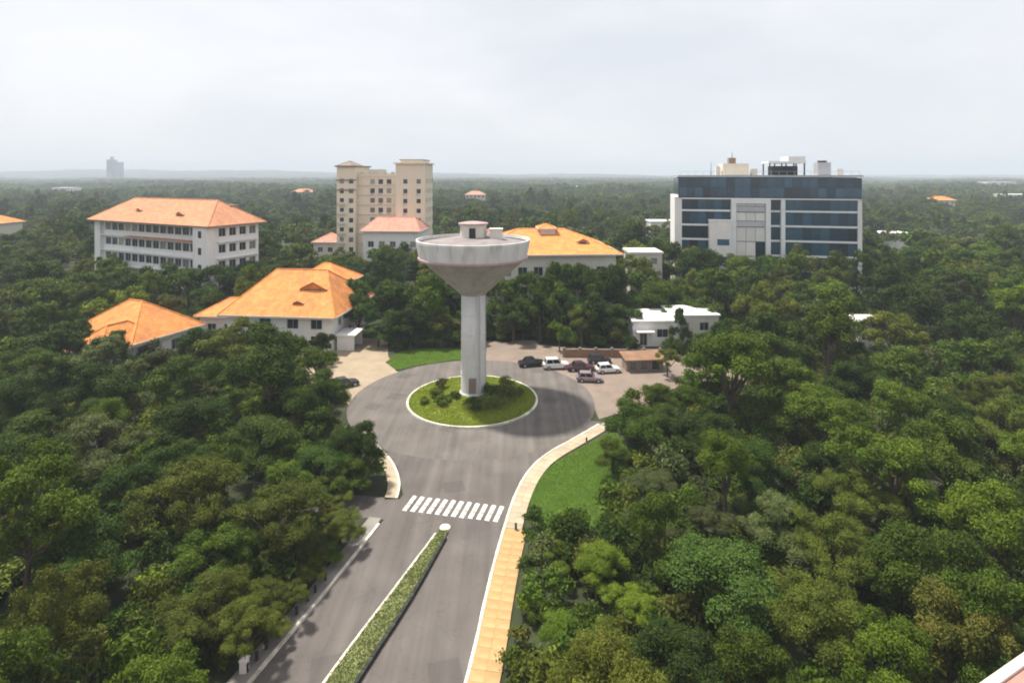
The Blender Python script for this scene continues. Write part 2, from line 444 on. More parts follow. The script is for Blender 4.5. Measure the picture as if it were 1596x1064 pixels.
ring = [(ISL[0] + 17.2 * math.cos(2 * math.pi * i / 72), ISL[1] + 17.2 * math.sin(2 * math.pi * i / 72)) for i in range(72)]
sheet(ring, 0.020, 'roundabout_road', M_asphalt2, 'worn asphalt ring road circling the water tower island')
plaza_poly = [(-6, 95.5), (6, 91), (9.8, 86), (11.2, 79), (11.4, 74.6), (16, 77.5), (25, 82), (40, 88), (40, 94), (27, 103), (8, 106), (-6, 110)]
sheet(plaza_poly, 0.012, 'parking_apron', M_plaza, 'dusty pinkish parking apron right of the roundabout', 'pavement')
fore_poly = [(-18, 72), (-24.5, 82), (-36, 92), (-40, 100), (-30, 112), (-24, 110), (-22.0, 101), (-19.0, 93), (-16, 90)]
sheet(fore_poly, 0.008, 'forecourt', M_fore, 'pale sandy forecourt left behind the roundabout', 'pavement')
sidepath = [(-11.1, 56.2), (-11.8, 52.9), (-17, 53.6), (-26, 56.5), (-27, 59.5), (-17, 57.2)]
sheet(sidepath, 0.012, 'side_path', M_asphalt, 'grey side path leaving the road left of the crossing', 'path')
back_poly = [(-3, 97), (3.5, 95.5), (6, 104), (4.5, 110), (0, 110), (-1.5, 104)]
sheet(back_poly, 0.014, 'back_lane', M_plaza, 'narrow sandy lane leading away behind the water tower', 'path')

# footpaths (slabs 0.13 m high)
def offset(line, d):
    out = []
    for i, p in enumerate(line):
        a = line[max(i - 1, 0)]; b = line[min(i + 1, len(line) - 1)]
        dx, dy = b[0] - a[0], b[1] - a[1]; l = math.hypot(dx, dy)
        out.append((p[0] + dy / l * d, p[1] - dx / l * d))     # d > 0 : to the right of the direction of travel
    return out
def resample(line, step):
    pts = [Vector((x, y, 0)) for x, y in line]
    out = [pts[0].copy()]; need = step
    for a, b in zip(pts, pts[1:]):
        d = (b - a).length; pos = 0
        while d - pos >= need:
            pos += need; out.append(a.lerp(b, pos / d)); need = step
        need -= (d - pos)
    return [(p.x, p.y) for p in out]
def strip(inner, outer, z0, z1, name, m, label, cat):
    b = MB(); n = len(inner)
    for (a, c) in zip(inner, outer):
        b.v += [(a[0], a[1], z0), (a[0], a[1], z1), (c[0], c[1], z1), (c[0], c[1], z0)]
    for i in range(n - 1):
        k = i * 4
        for q in ((1, 2), (2, 3), (0, 1)):
            b.f.append((k + q[0], k + q[1], k + 4 + q[1], k + 4 + q[0]))
    b.f += [(0, 1, 2, 3), tuple((n - 1) * 4 + i for i in (3, 2, 1, 0))]
    return tag(b.build(name, m), label, cat, kind='structure')
def slabs(root, line, d0, d1, nacross, z, m, step=0.9):
    a = offset(line, d0); b = offset(line, d1)
    la = resample(a, step); n = len(la)
    # matching points on the outer edge, by fraction of the length
    def frac(l, t):
        seg = [math.hypot(q[0] - p[0], q[1] - p[1]) for p, q in zip(l, l[1:])]; T = t * sum(seg)
        for k, sg in enumerate(seg):
            if T <= sg or k == len(seg) - 1:
                u = T / sg; return Vector((l[k][0] + (l[k+1][0] - l[k][0]) * u, l[k][1] + (l[k+1][1] - l[k][1]) * u, 0))
            T -= sg
    for i in range(n - 1):
        p0, p1, q0, q1 = frac(a, i / n), frac(a, (i + 1) / n), frac(b, i / n), frac(b, (i + 1) / n)
        for k in range(nacross):
            u0, u1 = k / nacross, (k + 1) / nacross
            c = [p0.lerp(q0, u0), p1.lerp(q1, u0), p1.lerp(q1, u1), p0.lerp(q0, u1)]
            o = sum(c, Vector()) / 4
            zz = z + random.uniform(-.008, .008)
            c = [o + (v - o) * .988 for v in c]
            mb_ = MB().frustum([(v.x - o.x, v.y - o.y, -.04) for v in c][::-1], [(v.x - o.x, v.y - o.y, 0) for v in c][::-1])
            mb_.build('paving_slab', m, root, (o.x, o.y, zz))
def smooth_line(line, it=2):
    for _ in range(it):
        new = [line[0]]
        for a, b in zip(line, line[1:]):
            new += [(a[0]*.75 + b[0]*.25, a[1]*.75 + b[1]*.25), (a[0]*.25 + b[0]*.75, a[1]*.25 + b[1]*.75)]
        line = new + [line[-1]]
    return line
def cut(line, y0, y1):
    out = []
    for a, b in zip(line, line[1:]):
        ya, yb = a[1], b[1]
        for t in sorted({0.0, 1.0} | {(y - ya) / (yb - ya) for y in (y0, y1) if yb != ya and min(ya, yb) < y < max(ya, yb)}):
            p = (a[0] + (b[0] - a[0]) * t, ya + (yb - ya) * t)
            if y0 - 1e-6 <= p[1] <= y1 + 1e-6 and (not out or math.hypot(p[0] - out[-1][0], p[1] - out[-1][1]) > 1e-4): out.append(p)
    return out

rk = smooth_line(right_edge)
rk_south = cut(rk, -20, 51.5); rk_north = cut(rk, 51.5, 80)
fo_ = strip(offset(rk_south, 0.24), offset(rk_south, 2.25), 0, 0.10, 'footpath_ochre', M_ochre, 'ochre paved footpath along the right kerb below the crossing', 'footpath')
slabs(fo_, cut(rk, 30, 51.5), .25, 2.25, 2, .13, M_ochre)
fc_ = strip(offset(rk_north, 0.24), offset(rk_north, 1.75), 0, 0.10, 'footpath_cream', M_greyp, 'cream paved footpath curving from crossing round to the parking apron', 'footpath')
slabs(fc_, rk_north, .25, 1.75, 2, .126, M_cream)
lk = smooth_line(left_edge)
lk_south = cut(lk, -20, 52.8); lk_north = cut(lk, 56.2, 80)
strip(offset(lk_south, -0.24), offset(lk_south, -1.45), 0, 0.13, 'footpath_grey', M_greyp, 'grey footpath between the left kerb and the trees', 'footpath')
strip(offset(lk_north, -0.24), offset(lk_north, -1.3), 0, 0.126, 'footpath_cream', M_cream, 'short cream footpath left above the crossing', 'footpath')

def kerb(line, name, m, label, w=0.24, h=0.16, step=1.0, side=1, alt=None, closed=False):
    root = empty(name); tag(root, label, 'kerb', kind='structure')
    pts = resample(line, step)
    if closed: pts.append(pts[0])
    me = [MB().frustum([(0.01, 0, 0), (0.99, 0, 0), (0.99, w, 0), (0.01, w, 0)],
                       [(0.02, 0.02, h), (0.98, 0.02, h), (0.98, w, h), (0.02, w, h)]).mesh('kerb_stone', mm) for mm in ([m] + ([alt] if alt else []))]
    for i, (a, b) in enumerate(zip(pts, pts[1:])):
        d = math.hypot(b[0] - a[0], b[1] - a[1])
        if d < 0.2 or d > 2.2 * step: continue
        o = link('kerb_stone', me[i % len(me)], root, (a[0], a[1], random.uniform(-0.008, 0.008)), math.atan2(b[1] - a[1], b[0] - a[0]) + random.uniform(-.006, .006))
        o.scale = (d, -side, 1)
    return root
kerb(cut(rk, 26, 80), 'kerb', M_kerbw, 'white kerb along the right edge of the road', side=1)
kerb(cut(lk, 26, 52.8), 'kerb', M_kerbw, 'white kerb along the left edge of the road below the side path', side=-1)
kerb(lk_north, 'kerb', M_kerbw, 'short white kerb left of the road above the crossing', side=-1)

# the median
med_l = smooth_line([(-17.2, 18), (-11.9, 36), (-9.65, 42.5), (-6.75, 51.0)])
med_r = smooth_line([(-14.4, 18), (-9.6, 36), (-7.5, 42.5), (-5.5, 51.0)])
strip([(a[0] + .2, a[1]) for a in med_l], [(a[0] - .2, a[1]) for a in med_r], 0, 0.20, 'median_soil', M_median, 'grassy raised median strip dividing the road', 'median')
kerb(cut(med_l, 24, 60), 'kerb', M_kerbw, 'pale kerb along the left side of the median', w=0.2, h=0.2, side=1, alt=None)
kerb(cut(med_r, 24, 60), 'kerb', M_kerbk, 'black painted kerb along the right side of the median', w=0.26, h=0.30, side=-1)
b = MB(); b.lathe([(0.50, 0), (0.48, 0.18), (0.36, 0.21)], 14)
tag(b.build('median_nose', M_kerbw, None, (-6.05, 51.5, 0)), 'cream rounded concrete end of the median by the crossing', 'kerb')

# zebra crossing
zc = empty('zebra_crossing', (-5.7, 54.6, 0.024)); tag(zc, 'white striped pedestrian crossing over the road', 'crossing')
A0, A1 = Vector((-10.35, 55.6)), Vector((-0.85, 53.7))
nz = 12
for i in range(nz):
    t = (i + 0.5) / nz
    p = A0.lerp(A1, t)
    wd = 0.46 + random.uniform(-.03, .03); ln = 2.55 + random.uniform(-.1, .1)
    MB().quad((-wd/2, -ln/2, 0), (wd/2, -ln/2, 0), (wd/2, ln/2, 0), (-wd/2, ln/2, 0)).build('stripe', M_paint, zc, (p.x + 5.7, p.y - 54.6, 0), R(-14))

# roundabout island
isl = MB(); isl.lathe([(ISL_R - .28, 0), (ISL_R - .28, 0.20), (ISL_R * .75, 0.38), (ISL_R * .4, 0.55), (0.3, 0.62)], 64, ISL[0], ISL[1], cap=False)
tag(isl.build('roundabout_island', M_islsoil, smooth=True), 'round grassy mound under the water tower', 'island', kind='structure')
ringline = arc(ISL, ISL_R, 0, -360, 120)
kerb(ringline, 'kerb', M_kerbw, 'cream kerb ringing the round water tower island', w=0.3, h=0.24, side=1, closed=True)

# lawns
lawn_poly = [(1.9, 57.2), (3.0, 60.5), (5.0, 63.6), (9.3, 67.9), (12.6, 71.0), (14, 66), (12, 58), (8.5, 52), (3.5, 50.5), (1.6, 52.5)]
sheet(lawn_poly, 0.06, 'lawn', M_lawn, 'bright green lawn beside the curved footpath right of the crossing', 'lawn')
verge_poly = [(-21.5, 97), (-19, 93.2), (-15.5, 95.6), (-10, 98.2), (-6.5, 98.6), (-6.5, 104), (-14, 105), (-20, 103)]
sheet(verge_poly, 0.06, 'verge', M_lawn, 'green grass verge behind the roundabout left of the tower', 'lawn')

def grass(poly, n, hgt, name, leafmat, label, zf):
    xs = [p[0] for p in poly]; ys = [p[1] for p in poly]
    V = []; Fc = []; T = []
    k = 0
    while k < n:
        x = random.uniform(min(xs), max(xs)); y = random.uniform(min(ys), max(ys))
        if not in_poly(x, y, poly): continue
        k += 1
        z = zf(x, y)
        for q in range(3):
            a = random.uniform(0, 6.28); l = hgt * random.uniform(.5, 1.3); wd = 0.035
            bx, by = x + random.uniform(-.08, .08), y + random.uniform(-.08, .08)
            c, s_ = math.cos(a), math.sin(a)
            m0 = len(V)
            V += [(bx - s_*wd, by + c*wd, z - .01), (bx + s_*wd, by - c*wd, z - .01), (bx + c*l*.6, by + s_*l*.6, z + l)]
            Fc.append((m0, m0 + 1, m0 + 2)); T.append(random.random())
    me = bpy.data.meshes.new(name); me.from_pydata(V, [], Fc); me.materials.append(leafmat)
    at_ = me.attributes.new('tint', 'FLOAT', 'FACE'); at_.data.foreach_set('value', T)
    return tag(link(name, me), label, 'grass', kind='stuff')
GR = leaf_mat('grass_blades', (0.125, 0.245, 0.014), (0.155, 0.29, 0.018), (0.21, 0.33, 0.028), 0.45)
GRM = leaf_mat('median_grass_blades', (0.185, 0.25, 0.05), (0.22, 0.285, 0.062), (0.27, 0.32, 0.08), 0.45)
GRI = leaf_mat('island_grass_blades', (0.17, 0.235, 0.010), (0.25, 0.31, 0.015), (0.34, 0.37, 0.028), 0.35)
grass(lawn_poly, 14000, 0.075, 'lawn_grass', GR, 'short bright green grass on the lawn right of the road', lambda x, y: 0.06)
grass(verge_poly, 3500, 0.16, 'verge_grass', GR, 'short grass on the verge behind the roundabout', lambda x, y: 0.06)
grass([(a[0] + .2, a[1]) for a in med_l] + [(a[0] - .2, a[1]) for a in reversed(med_r)], 9000, 0.07, 'median_grass', GRM, 'pale dry grass growing on the median strip', lambda x, y: 0.2)
def isl_z(x, y):
    r = math.hypot(x - ISL[0], y - ISL[1])
    return float(np.interp(r, [0.3, ISL_R * .4, ISL_R * .75, ISL_R - .28], [0.62, .55, .38, .2]))
grass(arc(ISL, ISL_R - .35, 0, 350, 40), 11000, 0.17, 'island_grass', GRI, 'yellow green grass on the round island under the tower', isl_z)

# ------------------------------------------------------------------ water tower
TW = (-5.6, 82.3)
wt = empty('water_tower', (TW[0], TW[1], 0.0))
tag(wt, 'grey concrete water tower with wide funnel shaped tank on roundabout', 'water tower')
MB().lathe([(1.95, 0.3), (1.95, 0.75), (1.80, 0.85), (1.78, 1.0), (1.75, 7), (1.72, 14.8)], 48).build('column', M_conc, wt, smooth=True)
MB().lathe([(1.70, 14.7), (1.95, 14.9), (2.35, 15.3), (7.62, 19.95), (7.62, 20.1)], 64).build('funnel', M_funnel, wt, smooth=False)
MB().lathe([(7.82, 19.9), (7.93, 19.96), (7.93, 20.18), (7.82, 20.26)], 64, cap=True).build('rim_band', M_band, wt)
MB().lathe([(7.78, 20.2), (8.2, 22.4), (8.2, 22.7), (8.0, 22.72), (7.95, 22.25)], 64, cap=False).build('tank_wall', M_conc2, wt)
rf = MB().lathe([(7.96, 22.1), (6.0, 22.45), (3.0, 22.9), (0.2, 23.15)], 64, cap=True).build('tank_roof', M_conc3, wt)
cup = MB().lathe([(1.9, 22.8), (1.9, 24.85)], 20).build('cupola', M_offw, wt)
MB().lathe([(2.15, 24.8), (2.15, 25.02), (1.0, 25.2), (0.1, 25.26)], 24).build('cap', M_band, cup)
MB().box(-0.45, 0.45, -1.95, -1.84, 23.0, 24.4).build('hatch_door', M_dark, cup)
MB().box(2.4, 4.2, -1.1, 0.4, 22.6, 24.1).box(2.3, 4.3, -1.2, 0.5, 24.1, 24.25).build('valve_box', M_offw, wt)
for z in (3.6, 6.4, 9.2, 12.0):
    MB().lathe([(1.74, z - .04), (1.80, z - .03), (1.80, z + .03), (1.74, z + .04)], 48).build('casting_joint', M_conc, wt)
for i, a in enumerate((-1.15, -.95)):
    MB().tube([(1.92 * math.cos(a), 1.92 * math.sin(a), .5), (1.88 * math.cos(a), 1.88 * math.sin(a), 14.9), (2.3 * math.cos(a), 2.3 * math.sin(a), 15.2)], [.09, .09, .09], 8).build('pipe', M_conc, wt)
# stairs wrap: a caged ladder up the back of the column, a door at its foot
MB().box(-.5, .5, -1.86, -1.70, 1.1, 3.2).build('door', M_brownc, wt)
lad = MB()
for s_ in (-.25, .25): lad.box(1.80, 1.86, s_ - .025, s_ + .025, 1.2, 14.9)
for i in range(44): lad.box(1.81, 1.85, -.25, .25, 1.4 + i * .3, 1.44 + i * .3)
lad.build('ladder', M_frame, wt)

# ------------------------------------------------------------------ buildings: helpers
def facade(width, z0, z1, openings, depth=0.28):
    """wall panel in the local x-z plane, facing -y, with real recessed openings (x0, x1, z0, z1)"""
    xs = sorted({0.0, width} | {round(o[i], 4) for o in openings for i in (0, 1)})
    zs = sorted({z0, z1} | {round(o[i], 4) for o in openings for i in (2, 3)})
    b = MB()
    def hole(cx, cz):
        return any(o[0] < cx < o[1] and o[2] < cz < o[3] for o in openings)
    for i in range(len(xs) - 1):
        for j in range(len(zs) - 1):
            if not hole((xs[i] + xs[i+1]) / 2, (zs[j] + zs[j+1]) / 2):
                b.quad((xs[i], 0, zs[j]), (xs[i+1], 0, zs[j]), (xs[i+1], 0, zs[j+1]), (xs[i], 0, zs[j+1]))
    for a, c, e, f in openings:
        b.quad((a, 0, e), (a, depth, e), (c, depth, e), (c, 0, e))
        b.quad((a, 0, f), (c, 0, f), (c, depth, f), (a, depth, f))
        b.quad((a, 0, e), (a, 0, f), (a, depth, f), (a, depth, e))
        b.quad((c, 0, e), (c, depth, e), (c, depth, f), (c, 0, f))
        b.quad((a, depth, e), (c, depth, e), (c, depth, f), (a, depth, f))
    return b
WIN = {}
def window(root, wd, ht, loc, rz, fm=None, gm=None, mull=1):
    fm = fm or M_frame; gm = gm or M_glass
    key = (round(wd, 3), round(ht, 3), fm.name, gm.name, mull)
    if key not in WIN:
        t = 0.07
        f = MB().box(0, wd, 0, .06, 0, t).box(0, wd, 0, .06, ht - t, ht).box(0, t, 0, .06, t, ht - t).box(wd - t, wd, 0, .06, t, ht - t)
        for k in range(mull):
            xm = wd * (k + 1) / (mull + 1)
            f.box(xm - t/2, xm + t/2, 0, .06, t, ht - t)
        p = MB().quad((t, .03, t), (wd - t, .03, t), (wd - t, .03, ht - t), (t, .03, ht - t))
        WIN[key] = (f.mesh('window', fm), p.mesh('pane', gm))
    f, p = WIN[key]
    if gm is M_glass and random.random() < .3:
        k2 = key + ('curtain',)
        if k2 not in WIN: WIN[k2] = p.copy(); WIN[k2].materials[0] = M_curtain
        p = WIN[k2]
    o = link('window', f, root, loc, rz)
    link('pane', p, o)
    return o
def wall_with_windows(root, origin, rz, width, z0, z1, openings, m, name='wall', depth=0.28, mull=1, fm=None, gm=None):
    facade(width, z0, z1, openings, depth).build(name, m, root, (origin[0], origin[1], 0), rz)
    c, s_ = math.cos(rz), math.sin(rz)
    for a, e, f, g in openings:
        lx, ly = a + .02, depth - .09
        window(root, e - a - .04, g - f - .04, (origin[0] + c*lx - s_*ly, origin[1] + s_*lx + c*ly, f + .02), rz, fm, gm, mull)
def block(root, x0, x1, y0, y1, z0, z1, m, front=(), left=(), right=(), back=(), name='wall', **kw):
    """four walls round a footprint; each side takes its list of openings measured along that side"""
    wall_with_windows(root, (x0, y0), 0, x1 - x0, z0, z1, list(front), m, name, **kw)
    wall_with_windows(root, (x1, y0), R(90), y1 - y0, z0, z1, list(right), m, name, **kw)
    wall_with_windows(root, (x1, y1), R(180), x1 - x0, z0, z1, list(back), m, name, **kw)
    wall_with_windows(root, (x0, y1), R(270), y1 - y0, z0, z1, list(left), m, name, **kw)
def hip_roof(root, x0, x1, y0, y1, ze, zr, m, name='roof', over=0.9, inset=None, fascia=M_offw):
    x0 -= over; x1 += over; y0 -= over; y1 += over
    b = MB()
    A = [(x0, y0, ze), (x1, y0, ze), (x1, y1, ze), (x0, y1, ze)]
    if (x1 - x0) >= (y1 - y0):
        ins = inset if inset is not None else (y1 - y0) / 2 * 0.95
        ym = (y0 + y1) / 2
        r0, r1 = (x0 + ins, ym, zr), (x1 - ins, ym, zr)
        b.quad(A[0], A[1], r1, r0).quad(A[1], A[2], r1).quad(A[2], A[3], r0, r1).quad(A[3], A[0], r0)
    else:
        ins = inset if inset is not None else (x1 - x0) / 2 * 0.95
        xm = (x0 + x1) / 2
        r0, r1 = (xm, y0 + ins, zr), (xm, y1 - ins, zr)
        b.quad(A[0], A[1], r0).quad(A[1], A[2], r1, r0).quad(A[2], A[3], r1).quad(A[3], A[0], r0, r1)
    b.quad(A[3], A[2], A[1], A[0])
    o = b.build(name, m, root)
    fz = MB()
    t = .28
    fz.box(x0, x1, y0 - .06, y0 + .04, ze - t, ze + .03).box(x0, x1, y1 - .04, y1 + .06, ze - t, ze + .03)
    fz.box(x0 - .06, x0 + .04, y0 + .05, y1 - .05, ze - t, ze + .03).box(x1 - .04, x1 + .06, y0 + .05, y1 - .05, ze - t, ze + .03)
    fz.build('fascia', fascia, o)
    rc = MB().tube([r0, r1], [.16, .16], 6)
    for c0, rr in ((A[0], r0), (A[3], r0 if (x1-x0) >= (y1-y0) else r1), (A[1], r1 if (x1-x0) >= (y1-y0) else r0), (A[2], r1)):
        rc.tube([c0, rr], [.14, .14], 6)
    rc.build('ridge_cap', m, o)
    return o
def dormer(root, x, y, z, wd, dp, ht, m, rm):
    d = MB().box(x - wd/2, x + wd/2, y, y + dp, z, z + ht).build('dormer', m, root)
    MB().quad((x - wd/2 - .3, y - .3, z + ht), (x, y - .3, z + ht + wd * .28), (x, y + dp + 1, z + ht + wd * .28), (x - wd/2 - .3, y + dp + 1, z + ht)) \
        .quad((x, y - .3, z + ht + wd * .28), (x + wd/2 + .3, y - .3, z + ht), (x + wd/2 + .3, y + dp + 1, z + ht), (x, y + dp + 1, z + ht + wd * .28)) \
        .quad((x - wd/2, y - .02, z + ht), (x + wd/2, y - .02, z + ht), (x, y - .02, z + ht + wd * .26)).build('dormer_roof', rm, d)
    MB().box(x - wd*.34, x + wd*.34, y - .04, y + .02, z + ht*.2, z + ht*.9).build('dormer_window', M_glass, d)
    return d

FOOT = []      # building footprints (ground polygons) kept free of trees
def foot(root, x0, x1, y0, y1, pad=1.5):
    c, s_ = math.cos(root.rotation_euler.z), math.sin(root.rotation_euler.z)
    FOOT.append([(root.location.x + c*x - s_*y, root.location.y + s_*x + c*y) for x, y in
                 ((x0-pad, y0-pad), (x1+pad, y0-pad), (x1+pad, y1+pad), (x0-pad, y1+pad))])

# ---- long white institute block with salmon hip roof (left)
lb = empty('institute_building', (-112.0, 154.5, 0), math.atan2(-21.5, 43.0))
tag(lb, 'long white five storey building with salmon tiled hip roof', 'building')
LW, LD, LE = 47.0, 12.5, 20.0
fh = 3.9
ops = []
for k in range(5):
    z = 0.9 + k * fh
    x = 3.0
    while x < LW - 7.6:
        ops.append((x, x + 2.6, z + .75, z + 2.75)); x += 2.95
sideops = [(x, x + 1.9, .9 + k * fh + .75, .9 + k * fh + 2.75) for k in range(5) for x in (1.4, 4.2, 7.0, 9.8)]
block(lb, 0, LW, 0, LD, 0, LE, M_white, front=ops, right=sideops, left=sideops)
for k in range(1, 6):       # projecting floor bands
    z = 0.75 + k * fh - .55
    if z > LE - .4: break
    MB().box(2.0, LW - 4.9, -.75, -.004, z, z + .3).build('sun_shade', M_white, lb)
    MB().box(LW + .004, LW + .6, 1.0, LD - .4, z, z + .3).build('sun_shade', M_white, lb)
MB().box(14.0, LW - 6.0, -1.5, -.01, 15.9, 16.15).build('canopy', M_salmon, lb)
MB().box(-.35, 2.2, -.9, -.005, 0, LE - .05).build('corner_pier', M_white, lb)
MB().box(LW - 4.6, LW + .5, -2.0, -.006, 0, LE - .1).build('stair_tower', M_white, lb)
for k in range(5):
    MB().box(LW - 2.6, LW - 1.5, -2.06, -2.01, 1.6 + k * fh, 3.2 + k * fh).build('stair_window', M_glass, lb)
lr = hip_roof(lb, 0, LW, -1.0, LD, LE, 25.6, M_salmon, over=1.4, fascia=M_brownc)
dormer(lb, 34.0, .4, 20.9, 2.6, 3.5, 1.3, M_brownc, M_salmon)
dormer(lb, 16.0, 1.2, 21.8, 2.0, 3.0, .9, M_offw, M_salmon)
MB().box(40.0, 43.0, 7.5, 10, 21.0, 24.4).build('roof_tank', M_brownc, lb)
foot(lb, 0, LW, -3, LD)

# ---- beige tower block (middle)
bt = empty('apartment_tower', (-60.3, 196.0, 0), R(-3))
tag(bt, 'tall beige tower block with two pylons and rows of windows', 'building')
TWD = 30.6
def grid_ops(xs, wd, zs, ht):
    return [(x, x + wd, z, z + ht) for x in xs for z in zs]
zrow = [2.0 + 3.35 * i for i in range(9)]
block(bt, 6.6, 20.4, 2.4, 18, 0, 31.4, M_beige, front=grid_ops((4.3, 7.2, 10.1), 1.7, zrow[:8], 1.75) + grid_ops((4.3, 7.2, 10.1), 1.7, (28.6,), 1.75), left=(), mull=0)
block(bt, 0, 6.5, 0, 16, 0, 34.6, M_beige, front=grid_ops((1.0, ), 1.5, zrow, 1.8) + grid_ops((4.2,), 1.6, zrow, 1.7), left=grid_ops((2, 6, 10.5), 1.8, zrow, 1.7), mull=0)
block(bt, 20.5, TWD, 0, 14, 0, 35.6, M_beige, front=grid_ops((2.6, 7.2), 1.5, zrow, 1.6), right=grid_ops((3, 8, 12.5), 1.6, zrow, 1.7), mull=0)
for (x0, x1, y0, y1, z, m_) in ((-.6, 7.1, -.6, 16.6, 34.6, M_brownc), (19.9, TWD + .6, -.6, 14.6, 35.6, M_beige)):
    MB().box(x0, x1, y0, y1, z, z + .45).build('cornice', m_, bt)
hip_roof(bt, 0.2, 6.2, .5, 8, 35.05, 36.6, M_brownc, name='turret_roof', over=.2, fascia=M_brownc)
MB().box(22.0, TWD - 1.0, 1.0, 12, 36.05, 36.9).build('lift_house', M_beige, bt)
MB().box(21.6, TWD - .6, .6, 12.4, 36.9, 37.15).build('lift_house_cap', M_brownc, bt)
MB().box(6.6, 20.4, 2.2, 2.396, 31.2, 32.2).build('parapet', M_beige, bt)
for i in range(5):
    MB().box(7.6 + i * 2.7, 8.7 + i * 2.7, 2.15, 2.8, 32.2, 32.9).build('merlon', M_offw, bt)
MB().box(9.5, 14, 6, 12, 31.4, 33.8).build('water_tank_room', M_offw, bt)
MB().quad((6.6, 2.4, 31.35), (20.4, 2.4, 31.35), (20.4, 18, 31.35), (6.6, 18, 31.35)).build('roof', M_conc3, bt)
for z in (26.6, 30.0):
    MB().box(-.4, 6.9, -.35, -.004, z - .12, z + .28).build('string_course', M_brownc, bt)
for z in zrow[1:]:
    MB().box(6.7, 20.3, 2.1, 2.395, z - .72, z - .5).build('ledge', M_offw, bt)
for z in zrow[:7]:
    MB().box(.4, 3.0, -1.1, -.003, z - .5, z - .32).box(.4, 3.0, -1.1, -1.02, z - .32, z + .5).build('balcony', M_offw, bt)
acg = random.Random(5)
for z in zrow[2:]:
    for x in (11.0, 13.9, 16.8):
        if acg.random() < .5: MB().box(x + .2, x + 1.0, 1.9, 2.38, z - .45, z + .05).build('air_conditioner', M_grey, bt)
    for x in (23.0, 27.6):
        if acg.random() < .5: MB().box(x + .2, x + 1.0, -.5, -.02, z - .6, z - .08).build('air_conditioner', M_grey, bt)
# podium with pink roof
block(bt, 14.0, 31.5, -15, -0.7, 0, 14.2, M_white, front=grid_ops((1.5, 5, 8.5, 12, 15), 1.9, (1.8, 5.4, 9.0), 1.9), left=grid_ops((2, 6, 10), 1.8, (1.8, 5.4, 9.0), 1.9))
hip_roof(bt, 14.0, 31.5, -15, -0.8, 14.2, 18.0, M_pinkroof, name='podium_roof', over=1.0, inset=3.5)
block(bt, -9, -.2, 2, 12, 0, 8.5, M_offw, front=grid_ops((1.5, 5.0), 1.8, (1.6, 5.0), 1.7))
hip_roof(bt, -9, -.2, 2, 12, 8.5, 11.2, M_pinkroof, name='annex_roof', over=.7)
foot(bt, -9, 34, -15, 18)

# ---- blue glass office (right)
bo = empty('glass_office_block', (46.2, 156.0, 0), R(-12.5))
tag(bo, 'dark blue glass office block with white frame and rooftop plant', 'building')
BW, BD, BT = 44.0, 22.0, 31.8
MB().box(.3, BW - .3, .3, BD, 0, BT - .6).build('core', M_dark, bo)
MB().box(-1.6, .28, -.2, BD, 0, BT - 5.9).build('end_wall', M_white, bo)
MB().box(BW - .28, BW + .7, -.25, BD, 0, BT - 4.0).build('end_wall', M_white, bo)
MB().box(-.8, BW + .8, -.8, BD + .3, BT - .45, BT).build('roof_slab', M_grey, bo)
floor_z = [31.1, 25.9, 22.0, 18.1, 14.2, 10.3, 6.4, 2.5]
PAN = {}
def panel(root, x0, x1, z0, z1, y, m, name='glass_panel', rz=0, base=None):
    key = (round(x1 - x0, 2), round(z1 - z0, 2), m.name)
    if key not in PAN:
        PAN[key] = MB().box(.04, x1 - x0 - .04, 0, .08, .04, z1 - z0 - .04).mesh(name, m)
    loc = (x0, y, z0) if base is None else base
    return link(name, PAN[key], root, loc, rz)
npan = 22
pw = (BW + 1.0) / npan
for i in range(npan):          # deep glazed crown
    x = -.5 + i * pw
    panel(bo, x, x + pw, 28.5, 31.1, -.62, M_blue)
    panel(bo, x, x + pw, 25.9, 28.5, -.62, M_blue)
for j in range(12):            # crown, left flank
    y = BD - j * BD / 12
    panel(bo, 0, BD / 12, 28.5, 31.1, 0, M_blue, rz=R(-90), base=(-.62, y, 28.5))
    panel(bo, 0, BD / 12, 25.9, 28.5, 0, M_blue, rz=R(-90), base=(-.62, y, 25.9))
MB().box(-.55, BW + .55, -.52, BD, 25.7, 30.9).build('crown_core', M_dark, bo)
for a, c in ((0.3, 12.8), (22.7, 25.2), (26.4, BW - .3)):
    n = max(1, round((c - a) / 2.1)); q = (c - a) / n
    for k in range(1, 7):
        z1, z0 = floor_z[k], floor_z[k + 1]
        for i in range(n):
            panel(bo, a + i * q, a + (i + 1) * q, z0 + .52, z1 - .02, .12, M_blue)
        MB().box(a, c, -.35, .29, z0 + .02, z0 + .5).build('spandrel', M_metalw, bo)
MB().box(.2, BW - .2, -.75, -.1, 25.35, 25.68).build('crown_sill', M_metalw, bo)
# white frame and stepped pale panels in the middle
MB().box(12.9, 14.1, -1.6, .28, 9.0, 25.3).build('white_frame', M_metalw, bo)
MB().box(14.1, 21.4, -1.6, .28, 24.3, 25.3).build('white_frame', M_metalw, bo)
MB().box(21.4, 22.6, -1.7, .28, 0, 25.3).build('white_frame', M_metalw, bo)
MB().box(25.3, 26.3, -1.0, .28, 0, 25.3).build('white_frame', M_metalw, bo)
for k in range(6):
    z1, z0 = floor_z[k + 1], floor_z[k + 2]
    for i in range(3):
        x = 14.2 + i * 2.38
        panel(bo, x, x + 2.38, z0 + (1.6 if k < 2 else .05), min(z1, 24.3) - .05, -1.1, M_blue if (i == 2 and k >= 3) else (M_pale if k > 1 or i < 9 else M_grey), 'cladding_panel')
    if k < 2: MB().box(14.15, 21.3, -1.35, .1, z0 + .1, z0 + 1.5).build('balcony_front', M_grey, bo)
MB().box(7.2, 12.85, -2.4, .1, 0, 19.6).build('stepped_block', M_pale, bo)
MB().box(7.1, 12.86, -2.5, .12, 19.6, 19.9).build('stepped_cap', M_metalw, bo)
